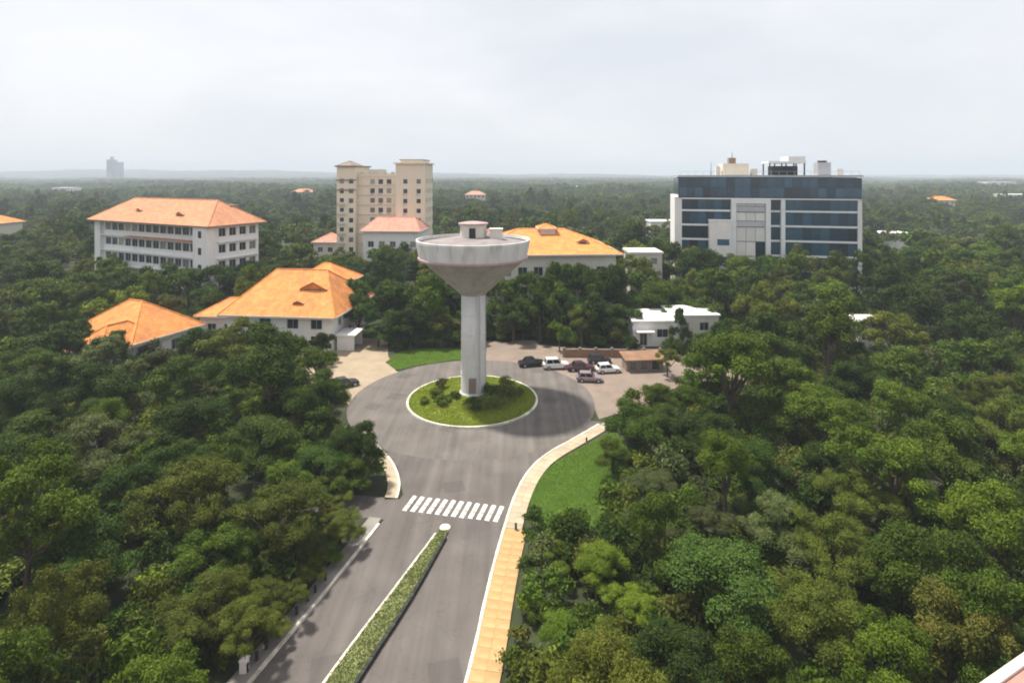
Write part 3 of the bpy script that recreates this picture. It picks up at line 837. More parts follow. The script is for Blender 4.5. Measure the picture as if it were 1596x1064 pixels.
for k in range(3):
    MB().box(9.2, 12.2, -2.45, -2.41, 4 + k * 4.6, 5.6 + k * 4.6).build('slot_window', M_blue, bo)
# rooftop plant
MB().box(11.5, 18.2, 4, 12, BT, BT + 3.2).build('plant_room', M_beige, bo)
MB().box(13.2, 15.0, 5, 8, BT + 3.2, BT + 4.8).build('lift_motor_room', M_brownc, bo)
MB().box(9.8, 11.0, 5, 7, BT, BT + 2.4).build('roof_unit', M_offw, bo)
MB().box(19.2, 20.8, 6, 8, BT, BT + 1.8).build('roof_unit', M_offw, bo)
MB().box(23.0, 32.4, 3, 12, BT + 3.2, BT + 3.8).build('roof_canopy', M_white, bo)
MB().box(28.0, 32.2, 3.2, 11.8, BT + 3.8, BT + 5.0).build('roof_screen', M_white, bo)
for x in (23.4, 26.4, 29.4, 32.0):
    for y in (3.3, 11.6):
        MB().box(x - .15, x + .15, y - .15, y + .15, BT, BT + 3.2).build('canopy_post', M_dark, bo)
MB().box(24.5, 31.0, 6, 11, BT, BT + 2.5).build('plant_enclosure', M_dark, bo)
MB().box(35.5, 38.7, 4, 8, BT, BT + 3.4).build('cooling_tower', M_grey, bo)
MB().lathe([(1.1, BT + 3.4), (1.2, BT + 3.9)], 16, 37.1, 6).build('cooling_fan', M_dark, bo)
MB().box(40.5, 42.0, 5, 7, BT, BT + 1.7).build('roof_unit', M_pale, bo)
MB().tube([(14.2, 6, BT + 4.6), (14.2, 6, BT + 6.4)], [.09, .05], 6).build('antenna', M_dark, bo)
MB().tube([(8.5, 5, BT), (8.5, 5, BT + 3.8)], [.08, .04], 6).build('antenna', M_dark, bo)
for x in np.linspace(0, BW, 24):
    MB().box(x - .03, x + .03, -.6, -.54, BT, BT + 1.0).build('railing_post', M_frame, bo)
MB().box(0, BW, -.6, -.54, BT + .96, BT + 1.02).build('railing_bar', M_frame, bo)
foot(bo, -1, BW, -3, BD)

# ---- wide orange roofed hall behind the water tower (right)
hl = empty('orange_roof_hall', (-7.5, 121.0, 0), R(4))
tag(hl, 'broad orange tiled hip roof hall behind the water tower', 'building')
block(hl, 0, 30, 0, 22, 0, 15.0, M_offw, front=grid_ops([2 + 3.4 * i for i in range(8)], 2.0, (2.0, 6.0, 10.2), 2.0), right=grid_ops((3, 8, 13, 17.5), 2.0, (2.0, 6.0, 10.2), 2.0))
hip_roof(hl, 0, 30, 0, 22, 15.0, 19.4, M_orange, over=1.4, inset=11)
block(hl, 1.0, 5.0, -.5, 4, 14.0, 18.8, M_offw, name='turret', front=[(1.2, 2.8, 16.0, 17.8)])
hip_roof(hl, 1.0, 5.0, -.5, 4, 18.8, 20.4, M_pinkroof, name='turret_roof', over=.5)
block(hl, 14.6, 18.0, 8, 13, 18.0, 19.7, M_offw, name='lantern')
hip_roof(hl, 14.6, 18.0, 8, 13, 19.7, 20.5, M_orange, name='lantern_roof', over=.5)
dormer(hl, 23.5, 3.5, 16.3, 2.2, 3.5, .9, M_offw, M_orange)
foot(hl, 0, 30, -1, 22)

# ---- orange roofed house with white walls, nearer left
hb = empty('orange_roof_house', (-52.5, 105.0, 0), R(-6))
tag(hb, 'two storey white house with large orange tiled roof left of the roundabout', 'house')
block(hb, 0, 20, 0, 18, 0, 6.4, M_white, front=grid_ops((2, 6.2, 11.5, 16), 2.2, (.9, 3.9), 1.8), right=grid_ops((3, 8, 13), 1.8, (.9, 3.9), 1.6), left=grid_ops((3, 8, 13), 1.8, (.9, 3.9), 1.6))
hip_roof(hb, 0, 20, 0, 18, 6.4, 13.2, M_orange, over=1.2, inset=6.0)
block(hb, 4.0, 14.5, 17.5, 27, 0, 8.8, M_white, right=grid_ops((2, 6), 1.8, (1.2, 5.2), 1.8))
hip_roof(hb, 4.0, 14.5, 17.5, 27, 8.8, 12.4, M_orange, name='wing_roof', over=1.0)
dormer(hb, 14.5, 4.4, 9.4, 5.0, 3.2, .9, M_brownc, M_orange)
dormer(hb, 13.0, 1.4, 7.4, 1.7, 3.0, .9, M_brownc, M_orange)
block(hb, -8.5, 0.5, 4.5, 12.5, 0, 4.8, M_white, front=grid_ops((1.5, 5.0), 1.8, (1.4,), 1.8))
hip_roof(hb, -8.5, 1.5, 4.5, 12.5, 4.8, 7.4, M_orange, name='side_roof', over=.8)
MB().box(20.6, 23.8, 1.0, 1.3, 0, 2.6).box(20.6, 23.8, 5.0, 5.3, 0, 2.6).box(20.3, 24.1, .7, 5.6, 2.6, 2.9).build('porch', M_white, hb)
foot(hb, -8.5, 24, 0, 27)

# ---- smaller orange roofed bungalow, far left
ha = empty('orange_roof_bungalow', (-76.5, 99.0, 0), R(-20))
tag(ha, 'low bungalow with pyramid orange tiled roof among the left trees', 'house')
block(ha, 0, 15, 0, 12, 0, 4.3, M_white, front=grid_ops((1.8, 5.6, 10.0), 2.0, (1.0,), 1.9), right=grid_ops((2, 7), 1.9, (1.0,), 1.9))
hip_roof(ha, 0, 15, 0, 12, 4.3, 9.5, M_orange, over=1.1, inset=7.0)
block(ha, 8.4, 14.8, -5.0, -.1, 0, 3.9, M_white, front=grid_ops((1.2, 4.2), 1.6, (1.0,), 1.7))
hip_roof(ha, 8.4, 14.8, -5.0, 4.5, 3.9, 7.3, M_orange, name='wing_roof', over=1.0)
foot(ha, 0, 15, -5, 12)

# ---- low white annex, right of the parking apron
wa = empty('white_annex', (22.6, 106.0, 0), R(2))
tag(wa, 'low white flat roofed annex half hidden behind the parking apron', 'building')
block(wa, 0, 8.2, 0, 9, 0, 4.5, M_white, front=[(1.2, 2.6, 0.1, 2.6), (4.4, 6.6, 1.6, 3.2)], left=[(2, 4, 1.6, 3.2)])
MB().box(-.25, 8.45, -.25, 9.25, 4.5, 4.85).build('parapet', M_white, wa)
block(wa, 8.3, 17.0, 2.2, 10, 0, 5.0, M_offw, front=[(1.2, 3.0, 2.2, 3.8), (5.0, 6.8, 2.2, 3.8)])
MB().box(8.1, 17.3, 2.0, 10.2, 5.0, 5.3).build('parapet', M_white, wa)
MB().box(.4, 3.6, -1.6, -.01, 2.9, 3.1).build('door_canopy', M_white, wa)
foot(wa, 0, 17, 0, 10)

# low brick wall behind the parked cars
bw = empty('boundary_wall', (9.0, 99.8, 0), R(-1))
tag(bw, 'low terracotta boundary wall behind the parked cars', 'wall')
MB().box(0, 17.0, 0, .3, 0, 1.3).build('wall_body', M_soil, bw)
MB().box(-.05, 17.05, -.06, .36, 1.3, 1.42).build('coping', M_plaza, bw)
for i in range(7):
    MB().box(-.1, .3, -.1, .4, 0, 1.7).build('pier', M_plaza, bw, (i * 2.8, 0, 0))

sh = empty('parking_shed', (18.6, 92.5, 0), R(6)); tag(sh, 'low brown tin roofed shed at the right end of the parking apron', 'shed')
block(sh, 0, 6.2, 0, 2.6, 0, 1.9, M_brownc, front=[(.5, 1.9, .05, 1.6), (2.4, 3.8, .05, 1.6), (4.3, 5.7, .05, 1.6)], mull=0)
MB().frustum([(-.4, -.7, 1.95), (6.6, -.7, 1.95), (6.6, 2.9, 2.4), (-.4, 2.9, 2.4)], [(-.4, -.7, 2.02), (6.6, -.7, 2.02), (6.6, 2.9, 2.47), (-.4, 2.9, 2.47)]).build('tin_roof', M_soil, sh)
foot(sh, 0, 6.2, 0, 2.6)
# ---- small buildings glimpsed in the woods
def hut(X, Y, wd, dp, ze, label, roofm, wallm, flat=False, rz=0.0, cat='house'):
    r = empty('woodland_house', (X, Y, 0), rz); tag(r, label, cat)
    n = max(2, int(wd // 3.4))
    lo = max(0.9, ze - 2.6)
    block(r, 0, wd, 0, dp, 0, ze, wallm, front=grid_ops([wd * (i + .5) / n - .8 for i in range(n)], 1.6, (lo,), 1.6), left=grid_ops((dp * .3,), 1.5, (lo,), 1.6))
    if flat:
        MB().box(-.3, wd + .3, -.3, dp + .3, ze, ze + .5).build('parapet', wallm, r)
    else:
        hip_roof(r, 0, wd, 0, dp, ze, ze + dp * .28, roofm, over=.8)
    foot(r, 0, wd, 0, dp, .5)
    return r
hut(61.5, 101, 5.5, 6, 5.2, 'small pale house in a gap of the right hand woods', M_pinkroof, M_offw, True)
hut(at(1372, 235), 235, 12, 8, 7.5, 'white flat house just right of the glass office in treetops', M_pinkroof, M_white, True)
hut(at(1015, 250), 250, 14, 10, 11.0, 'white house left of the glass office among distant trees', M_pinkroof, M_white, True)
hut(at(982, 142), 142, 8, 8, 12.2, 'cream house between orange hall and glass office', M_pinkroof, M_offw, True)
hut(at(80, 760), 760, 28, 16, 14, 'distant white block above the forest at far left', M_salmon, M_white, True)
hut(at(1540, 1050), 1050, 52, 24, 18, 'distant white shed near the horizon at far right', M_salmon, M_white, True)
hut(at(1570, 560), 560, 26, 16, 12, 'far white house in the forest at right edge', M_salmon, M_white, True)
hut(at(-50, 215), 215, 12, 10, 13.6, 'orange roofed house cut by the left picture edge', M_orange, M_offw)
hut(at(900, 880), 880, 30, 18, 14, 'distant grey white block beyond the orange hall', M_salmon, M_white, True)

hut(at(455, 620), 620, 22, 12, 13, 'distant cream roofed house left of the beige tower', M_salmon, M_offw)
hut(at(1455, 420), 420, 16, 10, 13, 'distant orange roofed house far right of the glass office', M_orange, M_offw)
hut(at(725, 520), 520, 18, 12, 13.5, 'distant pink roofed house between beige tower and orange hall', M_pinkroof, M_offw)
# far hazy high-rise on the horizon
fr_ = empty('distant_high_rise', (at(166, 2300), 2300, 0)); tag(fr_, 'blue grey high rise fading into haze on the left horizon', 'high rise')
MB().box(0, 26, 0, 26, 0, 92).build('tower', M_fardark, fr_)
MB().box(27, 52, 2, 26, 0, 82).build('tower', M_fardark, fr_)
MB().box(9, 18, 8, 18, 92, 104).build('crown', M_fardark, fr_)
for z in np.arange(44, 88, 7.0):
    MB().box(2, 24, -.4, -.1, z, z + 2.6).build('window_band', M_glass, fr_)

# ---- the roof terrace the camera stands on
rt = empty('terrace_building', (1.296, 1.55, 0), math.atan2(0.10, 0.21))
tag(rt, 'pink plastered terrace parapet with pale coping in the bottom right corner', 'building')
MB().box(-14, 14, -15, -.02, 0, 30.05).build('wall', M_pinkp, rt)
MB().box(-14.0, 14.0, -.28, -.03, 30.06, 30.52).build('parapet', M_pinkp, rt)
MB().box(-14.05, 14.05, -.002, .022, 30.40, 30.60).build('coping_edge', M_copw, rt)
MB().box(-14.05, 14.05, -.33, -.004, 30.525, 30.592).build('coping', M_pinkp, rt)
FOOT.append([(-25, -25), (25, -25), (25, 14), (-25, 14)])

# ------------------------------------------------------------------ trees
def crown_mesh(name, seed, r, zc, vz, nclump, nleaf, leaf, lm, spread=1.0, droop=0.0, clump_r=(.26, .44), fill=0.25, aspect=0.5):
    """leafy crown: clumps spread over an uneven dome, each clump a shell of many leaf faces"""
    g = np.random.default_rng(seed)
    C = []; CR = []
    nl = max(4, nclump // 5)
    for k in range(nl):
        az = k * 2.399963 + seed + g.uniform(-.5, .5)
        el = g.uniform(-.75, .95) if k else 1.3
        d = np.array([math.cos(az) * math.cos(el), math.sin(az) * math.cos(el), math.sin(el)])
        wob = 1 + .2 * math.sin(2 * az + seed) + g.uniform(-.18, .18)
        lc = d * g.uniform(.42, .66) * np.array([r * wob * spread, r * wob * spread, vz * g.uniform(.8, 1.2)]); lc[2] += zc
        lr = r * g.uniform(.34, .52)
        for q in range(g.integers(6, 10)):
            e = g.normal(size=3); e /= np.linalg.norm(e)
            if e[2] < -.5: e[2] *= -.6
            C.append(lc + e * lr * g.uniform(.55, .9) * np.array([1, 1, .85])); CR.append(lr * g.uniform(.32, .58) * (.4 + .6 * clump_r[1] / .36))
    C = np.array(C); CR = np.array(CR)
    g.shuffle(C)
    p = CR ** 2; p /= p.sum()
    ci = g.choice(len(C), nleaf, p=p)
    d = g.normal(size=(nleaf, 3)); d /= np.linalg.norm(d, axis=1)[:, None]
    d[:, 2] = np.where(d[:, 2] < -0.6, -d[:, 2] * .8, d[:, 2])
    rad = np.where(g.random(nleaf) < fill, g.uniform(.3, 1, nleaf), g.normal(.86, .24, nleaf))
    fl = np.array([1, 1, .78])
    pos = C[ci] + d * (CR[ci] * rad)[:, None] * fl
    pos[:, 2] -= droop * g.random(nleaf) * 1.2
    n = d * .9 + g.normal(size=(nleaf, 3)) * .55 + np.array([0, 0, .45])
    n /= np.linalg.norm(n, axis=1)[:, None]
    t = np.cross(n, g.normal(size=(nleaf, 3))); t /= np.linalg.norm(t, axis=1)[:, None]
    t[:, 2] -= droop * .6
    b = np.cross(n, t)
    L_ = leaf * g.uniform(.6, 1.35, nleaf)[:, None]
    W_ = L_ * aspect
    v = np.stack([pos - t * L_ * .5, pos + b * W_ * .5 + n * L_ * .06, pos + t * L_ * .5, pos - b * W_ * .5 + n * L_ * .06], 1).reshape(-1, 3)
    me = bpy.data.meshes.new(name)
    me.vertices.add(nleaf * 4); me.vertices.foreach_set('co', v.astype(np.float32).ravel())
    me.loops.add(nleaf * 4); me.loops.foreach_set('vertex_index', np.arange(nleaf * 4, dtype=np.int32))
    me.polygons.add(nleaf); me.polygons.foreach_set('loop_start', np.arange(0, nleaf * 4, 4, dtype=np.int32))
    me.polygons.foreach_set('loop_total', np.full(nleaf, 4, dtype=np.int32))
    me.update(calc_edges=True)
    tint_c = g.uniform(.2, .8, len(C))
    tint = np.clip(tint_c[ci] * .6 + g.random(nleaf) * .55 - .08, 0, 1)
    a = me.attributes.new('tint', 'FLOAT', 'FACE'); a.data.foreach_set('value', tint.astype(np.float32))
    me.materials.append(lm)
    return me, C, CR

def trunk_mesh(name, seed, zc, C, r0=0.24, nl=7):
    g = random.Random(seed)
    b = MB()
    top = zc * .98
    lean = (g.uniform(-.5, .5), g.uniform(-.5, .5))
    pts = [(lean[0] * t * t, lean[1] * t * t, top * t) for t in (0, .12, .3, .5, .7, .88, 1)]
    b.tube([(p[0], p[1], p[2] - .15) for p in pts], [r0 * 1.5, r0 * 1.05, r0 * .92, r0 * .8, r0 * .62, r0 * .42, r0 * .2], 8)
    for c in C[:nl]:
        s_ = g.uniform(.38, .75)
        a = Vector((lean[0] * s_ * s_, lean[1] * s_ * s_, top * s_))
        e = Vector(c)
        m1 = a.lerp(e, .45) + Vector((0, 0, -.25)); 
        b.tube([a, m1, a.lerp(e, .8), e], [r0 * .45, r0 * .33, r0 * .2, r0 * .07], 5)
    return b.mesh(name, M_bark, True)

# species: reference tree about 9 m tall with a crown of radius 4.3 m
SPEC = {
 'dark':   dict(r=4.3, zc=4.9, vz=3.9, nclump=30, spread=1.0, clump_r=(.17, .36), aspect=.5),
 'green':  dict(r=4.3, zc=5.0, vz=3.8, nclump=30, spread=1.08, clump_r=(.15, .34), aspect=.5),
 'bright': dict(r=4.2, zc=5.1, vz=3.7, nclump=34, spread=1.1, clump_r=(.12, .29), aspect=.42, fill=.32),
 'olive':  dict(r=4.3, zc=5.2, vz=3.6, nclump=40, spread=1.12, clump_r=(.11, .26), aspect=.32, fill=.38, droop=.2),
 'grey':   dict(r=4.2, zc=4.9, vz=3.6, nclump=36, spread=1.1, clump_r=(.10, .22), aspect=.34, fill=.45),
 'teal':   dict(r=4.3, zc=4.9, vz=3.9, nclump=28, spread=1.0, clump_r=(.18, .37), aspect=.5),
 'rust':   dict(r=4.1, zc=4.9, vz=3.6, nclump=26, spread=1.0, clump_r=(.2, .34), aspect=.45),
}
LOD = {}        # (species, variant, lod) -> (crown mesh, trunk mesh)
def get_tree(sp, var, lod):
    key = (sp, var, lod)
    if key not in LOD:
        seed = 100 * list(SPEC).index(sp) + var * 17 + 3
        n, lf = {0: (36000, .20), 1: (12000, .34), 2: (1700, .80)}[lod]
        if sp in ('olive', 'grey'): n = int(n * 1.15); lf *= 1.02
        me, C, CR = crown_mesh('crown', seed, nleaf=n, leaf=lf, lm=LEAF[sp], **SPEC[sp])
        tm = trunk_mesh('trunk', seed, SPEC[sp]['zc'], [tuple(c) for c in C], nl=9 if lod == 0 else 6)
        LOD[key] = (me, tm)
    return LOD[key]

# ground kept clear of trees
road_ex = offset(left_edge, -3.0) + [(-24, 76)] + list(reversed(offset(right_edge, 3.0)))
def ground_clear(X, Y, pad=0.0):
    if math.hypot(X - ISL[0], Y - ISL[1]) < 18.5 + pad: return False
    for poly in (road_ex, plaza_poly, fore_poly, sidepath, back_poly, lawn_poly, verge_poly):
        if in_poly(X, Y, poly): return False
        if pad and any(in_poly(X + dx * pad, Y + dy * pad, poly) for dx, dy in ((1, 0), (-1, 0), (0, 1), (0, -1))): return False
    for poly in FOOT:
        if in_poly(X, Y, poly): return False
    return True

# what the photograph shows unobstructed from the terrace: (outline in the photograph, distance of the thing)
OPEN = [
 ([(395,1064),(470,980),(560,860),(600,800),(612,740),(598,690),(585,650),(540,615),(530,590),(560,560),(620,560),(700,565),(760,545),(820,545),(1000,560),(1000,600),(940,640),(925,690),(915,760),(850,800),(822,830),(800,930),(790,1000),(790,1064)], 110),
 ([(525,600),(560,545),(610,545),(620,590)], 100),
 ([(318,492),(375,420),(500,420),(535,440),(512,490),(500,520),(470,500),(430,500)], 108),
 ([(125,500),(150,478),(195,462),(250,468),(300,492),(290,512),(262,520),(222,532),(150,520)], 109),
 ([(150,305),(405,315),(405,400),(150,400)], 140),
 ([(525,250),(672,250),(672,360),(560,385),(525,385)], 190),
 ([(800,350),(880,350),(972,390),(960,395),(830,395)], 120),
 ([(1060,240),(1340,240),(1340,372),(1140,376),(1060,376)], 148),
 ([(650,340),(828,340),(828,420),(760,460),(757,610),(719,610),(719,460),(650,420)], 78),
 ([(1000,492),(1052,492),(1052,525),(1000,525)], 105), ([(1075,492),(1115,492),(1115,515),(1075,515)], 105),
 ([(1350,515),(1385,515),(1385,535),(1350,535)], 100),
 ([(1378,368),(1404,368),(1404,378),(1378,378)], 230),
]
def view_ok(X, Y, h, r, slack=0.82):
    zt = h; zb = h * .3
    zm = (zt + zb) / 2; hv = (zt - zb) / 2
    for k in range(20):
        a = 2 * math.pi * k / 20
        for q in (1.0, .5):
            x, y = px(X + math.cos(a) * r * slack * q, Y, zm + math.sin(a) * hv * slack * q)
            for poly, D in OPEN:
                if Y < D and in_poly(x, y, poly): return False
    return True

TREES = []     # (X, Y, height, crown radius, species)
def tpx(x, ytop, D, r, sp, force=True):
    h = H - (ytop - HY) * D / F
    TREES.append([at(x, D), D, h, r, sp])
# trees that can be told apart in the photograph
for t in (
 # left of the road
 (40, 690, 41, 5.2, 'bright'), (300, 712, 47, 4.7, 'olive'), (440, 752, 46, 4.3, 'olive'), (560, 655, 59, 3.3, 'dark'),
 (420, 500, 73, 6.6, 'dark'), (500, 575, 70, 4.6, 'dark'), (300, 545, 74, 5.4, 'green'), (150, 560, 72, 5.2, 'dark'),
 (40, 540, 76, 5.6, 'green'), (225, 1005, 31, 3.4, 'bright'), (150, 640, 56, 4.8, 'grey'), (410, 640, 60, 4.6, 'dark'),
 (500, 690, 57, 3.6, 'dark'), (70, 880, 34, 3.6, 'olive'), (330, 900, 38, 3.6, 'olive'), (300, 610, 63, 4.6, 'dark'),
 (60, 640, 60, 4.9, 'green'), (235, 700, 52, 4.0, 'dark'), (385, 935, 37, 2.4, 'olive'), (340, 820, 43, 3.2, 'green'),
 (475, 840, 46, 2.6, 'olive'), (140, 800, 42, 4.2, 'dark'), (20, 980, 29, 3.2, 'green'), (520, 745, 55, 2.6, 'olive'),
 (530, 800, 49, 2.6, 'olive'), (468, 885, 43.5, 2.3, 'olive'), (415, 955, 39, 2.1, 'olive'), (505, 845, 46.5, 2.2, 'green'), (430, 900, 41, 2.4, 'olive'), (545, 715, 56, 2.8, 'green'),
 # around the left houses
 (340, 402, 128, 6.4, 'dark'), (255, 405, 132, 6.0, 'green'), (130, 415, 126, 6.2, 'dark'), (50, 405, 128, 6.4, 'green'),
 (200, 418, 122, 5.4, 'dark'), (455, 520, 97, 3.0, 'dark'), (500, 515, 96, 2.6, 'dark'), (175, 512, 88, 3.8, 'dark'), (118, 478, 96, 3.4, 'dark'), (345, 505, 95, 2.6, 'dark'),
 (310, 510, 92, 3.6, 'teal'), (395, 500, 92, 3.2, 'teal'), (545, 425, 116, 5.2, 'dark'), (250, 535, 82, 3.6, 'rust'), (70, 470, 98, 5.4, 'green'),
 (10, 470, 104, 5.5, 'dark'), (90, 500, 88, 5, 'dark'),
 # behind the water tower
 (600, 384, 132, 5.6, 'teal'), (560, 455, 110, 5.0, 'dark'), (610, 425, 112, 5.6, 'dark'), (665, 418, 110, 5.4, 'green'),
 (640, 470, 106, 4.6, 'dark'), (690, 480, 107, 4.4, 'rust'), (590, 500, 106, 3.2, 'dark'), (700, 440, 122, 5.6, 'dark'), (780, 425, 116, 5.0, 'dark'),
 (825, 412, 114, 5.2, 'dark'), (885, 402, 116, 5.6, 'green'), (940, 408, 118, 5.4, 'dark'), (800, 470, 109, 3.8, 'dark'), (872, 497, 103, 2.3, 'bright'),
 (920, 455, 109, 4.8, 'teal'), (965, 470, 108, 4.2, 'dark'), (990, 420, 122, 5.4, 'green'), (1030, 440, 116, 4.6, 'green'),
 (1092, 376, 138, 6.6, 'dark'), (1000, 395, 132, 4.2, 'olive'), (1062, 478, 101, 2.0, 'green'), (1150, 392, 134, 5.6, 'green'), (1195, 388, 139, 5.8, 'dark'), (1245, 393, 133, 5.6, 'green'), (1295, 390, 131, 5.6, 'olive'), (1335, 384, 132, 5.8, 'green'),
 (842, 446, 109, 3.6, 'dark'), (862, 402, 115, 4.6, 'dark'), (910, 403, 114, 4.6, 'green'), (955, 400, 115, 4.6, 'dark'), (180, 408, 129, 5.2, 'green'), (292, 408, 126, 5.0, 'dark'), (392, 406, 122, 4.8, 'green'),
  (868, 440, 111, 3.8, 'green'), (815, 455, 111, 3.4, 'dark'), (905, 470, 106, 3.2, 'olive'), (740, 470, 112, 4.0, 'dark'), (550, 400, 150, 5.5, 'teal'), (650, 395, 150, 5.5, 'dark'), (1130, 492, 98, 2.6, 'dark'), (985, 520, 101, 2.0, 'dark'), (1040, 540, 90, 2.4, 'olive'),
 # right of the road
 (1140, 510, 70, 7.4, 'bright'), (1222, 560, 68, 5.4, 'green'), (1292, 605, 62, 5.4, 'bright'), (985, 622, 64, 4.0, 'dark'), (955, 680, 61, 2.6, 'green'),
 (1015, 738, 52, 4.4, 'grey'), (1110, 640, 60, 4.4, 'dark'), (1400, 660, 50, 5.8, 'bright'), (1480, 640, 54, 4.6, 'green'), (1130, 868, 38, 4.8, 'teal'),
 (1290, 470, 84, 5.4, 'bright'), (1060, 600, 68, 3.8, 'green'), (860, 850, 45, 2.0, 'bright'), (930, 850, 43, 2.8, 'bright'), (985, 905, 40, 2.6, 'bright'),
 (870, 960, 37, 2.4, 'bright'), (940, 990, 35, 2.8, 'olive'), (1220, 770, 46, 3.8, 'grey'), (1300, 800, 43, 4.0, 'olive'), (1430, 800, 40, 4.4, 'green'),
 (1540, 760, 42, 4.6, 'bright'), (1260, 900, 36, 3.6, 'olive'), (1370, 960, 32, 3.4, 'bright'), (1480, 900, 34, 3.6, 'rust'), (1560, 900, 33, 3.4, 'green'),
 (1050, 990, 33, 3.2, 'teal'), (1180, 1000, 31, 3.0, 'green'), (1330, 560, 76, 4.6, 'dark'), (1420, 540, 78, 5.0, 'green'), (1520, 530, 80, 5.2, 'green'),
 (1180, 690, 56, 4.2, 'dark'), (1100, 790, 47, 3.4, 'grey'), (1560, 620, 62, 5.0, 'olive'), (1340, 730, 50, 3.6, 'olive'), (1200, 480, 92, 5.0, 'dark'), (1390, 480, 92, 5.2, 'olive'),
):
    tpx(*t)
NHAND = len(TREES)
# the rest of the woods, filled in between
species_near = ['dark', 'green', 'bright', 'olive', 'green', 'dark', 'grey', 'teal', 'olive', 'rust']
wts = np.array([3, 3.2, 2.2, 2.4, 2, 2, 1, 1.1, 1.2, .35]); wts /= wts.sum()
tries = 0
grid = {}
def near_any(X, Y, d):
    for t in TREES:
        if (t[0] - X) ** 2 + (t[1] - Y) ** 2 < (d * .5 + t[3] * .72) ** 2: return True
    return False
while tries < 9000:
    tries += 1
    Y = math.sqrt(rng.uniform(20 ** 2, 190 ** 2))
    X = rng.uniform(-1, 1) * (.93 * Y + 8)
    big = Y > 85
    r = (2.9 + 3.6 * rng.random() ** 1.3) if not big else rng.uniform(4.2, 7.4)
    h = (r * 1.25 + rng.uniform(1.6, 4.2)) if not big else (r * 1.2 + rng.uniform(3, 7.0))
    if X > 0 and Y > 60: h *= 1.08
    if near_any(X, Y, r * 1.5): continue
    if not ground_clear(X, Y, 2.0): continue
    if not view_ok(X, Y, h, r):
        h *= .7; r *= .75
        if not view_ok(X, Y, h, r): continue
    sp = species_near[rng.choice(len(species_near), p=wts)]
    TREES.append([X, Y, h, r, sp])

def size_seen(t): return t[3] / t[1]
order = sorted(range(len(TREES)), key=lambda i: -(size_seen(TREES[i]) + (10 if i < NHAND else 0)))
solo = order[:298]; rest = [TREES[i] for i in order[298:]]
solo_t = [TREES[i] for i in solo]

ORD = ['first', 'second', 'third', 'fourth', 'fifth', 'sixth', 'seventh', 'eighth', 'ninth', 'tenth', 'eleventh', 'twelfth', 'thirteenth', 'fourteenth',
       'fifteenth', 'sixteenth', 'seventeenth', 'eighteenth', 'nineteenth', 'twentieth'] + ['twenty-' + s_ for s_ in
       ('first', 'second', 'third', 'fourth', 'fifth', 'sixth', 'seventh', 'eighth', 'ninth')] + ['thirtieth']
def zone(t):
    x, y = px(t[0], t[1], t[2] * .6)
    if t[1] > 94 and 515 < x < 1000: return 'behind the roundabout'
    if x < 700: return 'left of the road' if t[1] < 84 else 'around the left houses'
    return 'right of the road' if t[1] < 84 else 'before the glass office'
rows = {}
for t in solo_t:
    z = zone(t); rows.setdefault((z, int((t[1] - 18) // 9)), []).append(t)
zrows = {}
for (z, k) in sorted(rows): zrows.setdefault(z, []).append(k)
ntree = 0
for (z, k), lst in rows.items():
    lst.sort(key=lambda t: t[0] / t[1])
    rown = ORD[zrows[z].index(k)]
    for i, t in enumerate(lst):
        X, Y, h, r, sp = t
        lod = 0 if Y < 78 else 1
        var = (ntree * 7 + int(X)) % (2 if lod == 0 else 2)
        cm, tm = get_tree(sp, var, lod)
        ro = empty('broadleaf_tree', (X, Y, 0), random.uniform(0, 6.283))
        ro.scale = (r / 4.6, r / 4.6 * random.uniform(.92, 1.08), h / 8.9)
        szw = 'small' if r < 3.2 else ('large' if r > 5 else 'medium')
        dn = {'olive': 'feathery', 'grey': 'sparse', 'bright': 'leafy', 'rust': 'leafy'}.get(sp, 'dense')
        tag(ro, f'{szw} {COLOUR[sp]} {dn} tree {z}, {rown} row from front, {ORD[i]} from left', 'tree', 'woodland trees round the road and roundabout')
        link('trunk', tm, ro); link('crown', cm, ro)
        ntree += 1
print('trees', len(TREES), 'solo', ntree)

